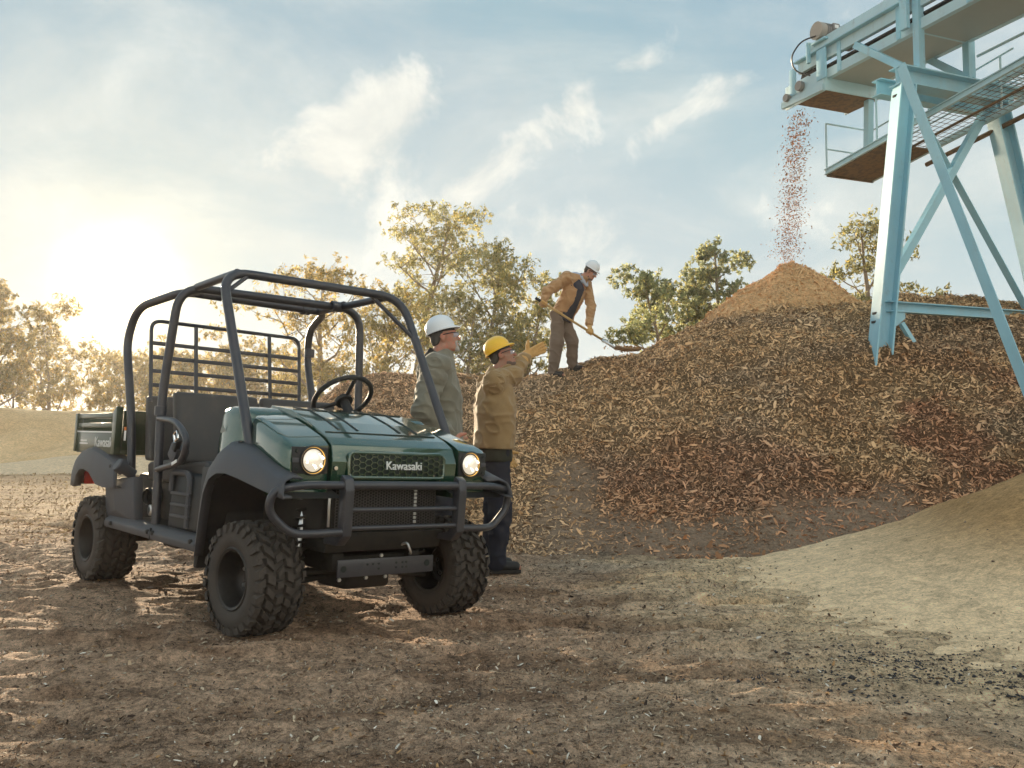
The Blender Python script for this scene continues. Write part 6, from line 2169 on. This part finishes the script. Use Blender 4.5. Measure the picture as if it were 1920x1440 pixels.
C = dict(skin=sk3, hair=pmat('hair_dark', (0.04, 0.033, 0.028), rough=0.6), beard=pmat('short_beard', (0.16, 0.115, 0.09), rough=0.7, var=0.2, vscale=60.0),
         beard_parts=[((0.050, 0, -0.096), (0.045, 0.045, 0.025)), ((0.086, 0, -0.048), (0.013, 0.027, 0.006)), ((0.026, 0.036, -0.072), (0.035, 0.022, 0.030)), ((0.026, -0.036, -0.072), (0.035, 0.022, 0.030))],
         hat=M_hatw, jacket=M_brown, trim=pmat('brown_trim', (0.20, 0.10, 0.045), rough=0.85), collar=pmat('pale_hood', (0.45, 0.50, 0.60), rough=0.9, var=0.1), shirt=M_navy, cutfn=wedge, pants=pmat('taupe_trousers', (0.175, 0.130, 0.100), rough=0.9, var=0.16, vscale=9.0, bump=0.1, bscale=250.0), seed=201, bulk=0.94)
J['shirt_hem'] = v3(0.72, 12.77, gz + 0.83)
shv, sput = person('worker in white hard hat and brown jacket shoveling on the ridge', tuple(b0), J, C)
# hood lying behind the neck
S = Sdf(0.03)
S.ell(J['neck'] - f * 0.06 + v3(-0.02, 0, 0.05), (0.06, 0.10, 0.07), np.stack([f, l, v3(0, 0, 1)], 1))
S.cone(J['neck'] + f * 0.05 + l * 0.06 + v3(0, 0, 0.02), J['neck'] + f * 0.09 + l * 0.02 + v3(0, 0, -0.08), 0.03, 0.02)
S.cone(J['neck'] + f * 0.05 - l * 0.06 + v3(0, 0, 0.02), J['neck'] + f * 0.09 - l * 0.02 + v3(0, 0, -0.08), 0.03, 0.02)
sput('hood', S.mesh(0.009, disp=cloth_disp(0.006, 222)), C['collar'])
A_ = v3(0.335, 12.46, gz + 1.045)
B_ = v3(1.43, 12.50, gz + 0.36)
ax_s = (B_ - A_) / np.linalg.norm(B_ - A_)
for s, tt in (('r', 0.10), ('l', 0.68)):
    cpt = A_ + (B_ - A_) * tt
    S = Sdf(0.012)
    hand_grip(S, cpt, ax_s, J['wr_' + s] - cpt + v3(0, 0, 0.02), J['wr_' + s], 0.020)
    sput('glove', S.mesh(0.0055), M_glove)
# shovel
M_wood = pmat('ash_wood', (0.46, 0.29, 0.11), rough=0.55, var=0.2, vscale=14.0)
SHV = thing('shovel', 'long wooden handled shovel digging into the chips', 'shovel', tuple(A_))
T_ = Matrix.Translation(tuple(-A_))
link('shaft', xform(tube([A_ + ax_s * 0.06, A_ + (B_ - A_) * 0.86], 0.017, 12), T_), M_wood, SHV, None, 180)
link('grip', xform(tube([A_ - ax_s * 0.01, A_ + ax_s * 0.075], 0.021, 12), T_), M_band, SHV, None, 60)
link('socket', xform(tube([A_ + (B_ - A_) * 0.84, A_ + (B_ - A_) * 0.97, B_ + v3(0.03, 0, -0.035)], [0.021, 0.020, 0.014], 12), T_), M_bright, SHV, None, 180)
secs = []
bd = v3(0.965, 0.03, 0.02); bd /= np.linalg.norm(bd)
side = np.cross(v3(0, 0, 1), bd); side /= np.linalg.norm(side)
for t, wv, dz in ((0.0, 0.05, 0.035), (0.02, 0.11, 0.03), (0.12, 0.125, 0.0), (0.24, 0.12, -0.006), (0.32, 0.085, 0.0), (0.37, 0.02, 0.012)):
    secs.append([tuple(B_ + v3(0.0, 0, -0.055) + bd * t + side * wv * q + v3(0, 0, dz + 0.045 * q * q * (1 - t))) for q in np.linspace(-1, 1, 7)])
o = link('blade', xform(loft(secs), T_), pmat('worn_blade', (0.42, 0.30, 0.20), rough=0.5, metal=0.4, var=0.3, vscale=14.0), SHV, None, 180)
solid(o, 0.004, 0)
n = 260
pp = B_[None] + v3(0.17, 0, -0.02)[None] + RNG.normal(size=(n, 3)) * np.array((0.085, 0.05, 0.018))
Lf = RNG.uniform(0.012, 0.03, n)
me = flakes('scoop', pp, np.tile((0, 0, 1.0), (n, 1)), Lf, Lf * 0.35, np.tile((0.50, 0.27, 0.11), (n, 1)) * (0.6 + 0.7 * RNG.random((n, 1))), tilt=0.8)
tag(link('scooped_chips', me, M_chip, smooth=None), 'small heap of chips carried on the shovel blade', 'wood chips', kind='stuff')

# ------------------------------------------------------------------ dusty evening air
HAZE_DENSITY = 0.0008
hz = bpy.data.materials.new('dusty_air')
hz.use_nodes = True
g = NT(hz.node_tree)
g.n.clear()
mo = g.node('ShaderNodeOutputMaterial')
pv = g.node('ShaderNodeVolumePrincipled')
pv.inputs['Color'].default_value = (0.98, 0.96, 0.92, 1)
pv.inputs['Density'].default_value = HAZE_DENSITY
pv.inputs['Anisotropy'].default_value = 0.50
g.l.new(pv.outputs[0], mo.inputs['Volume'])
me = boxm((0, 180, 5.6), (540, 500, 14.0), 0.0)
haze = link('haze', me, hz, smooth=None)
tag(haze, 'warm dusty air lit by the low sun', 'haze', kind='stuff')
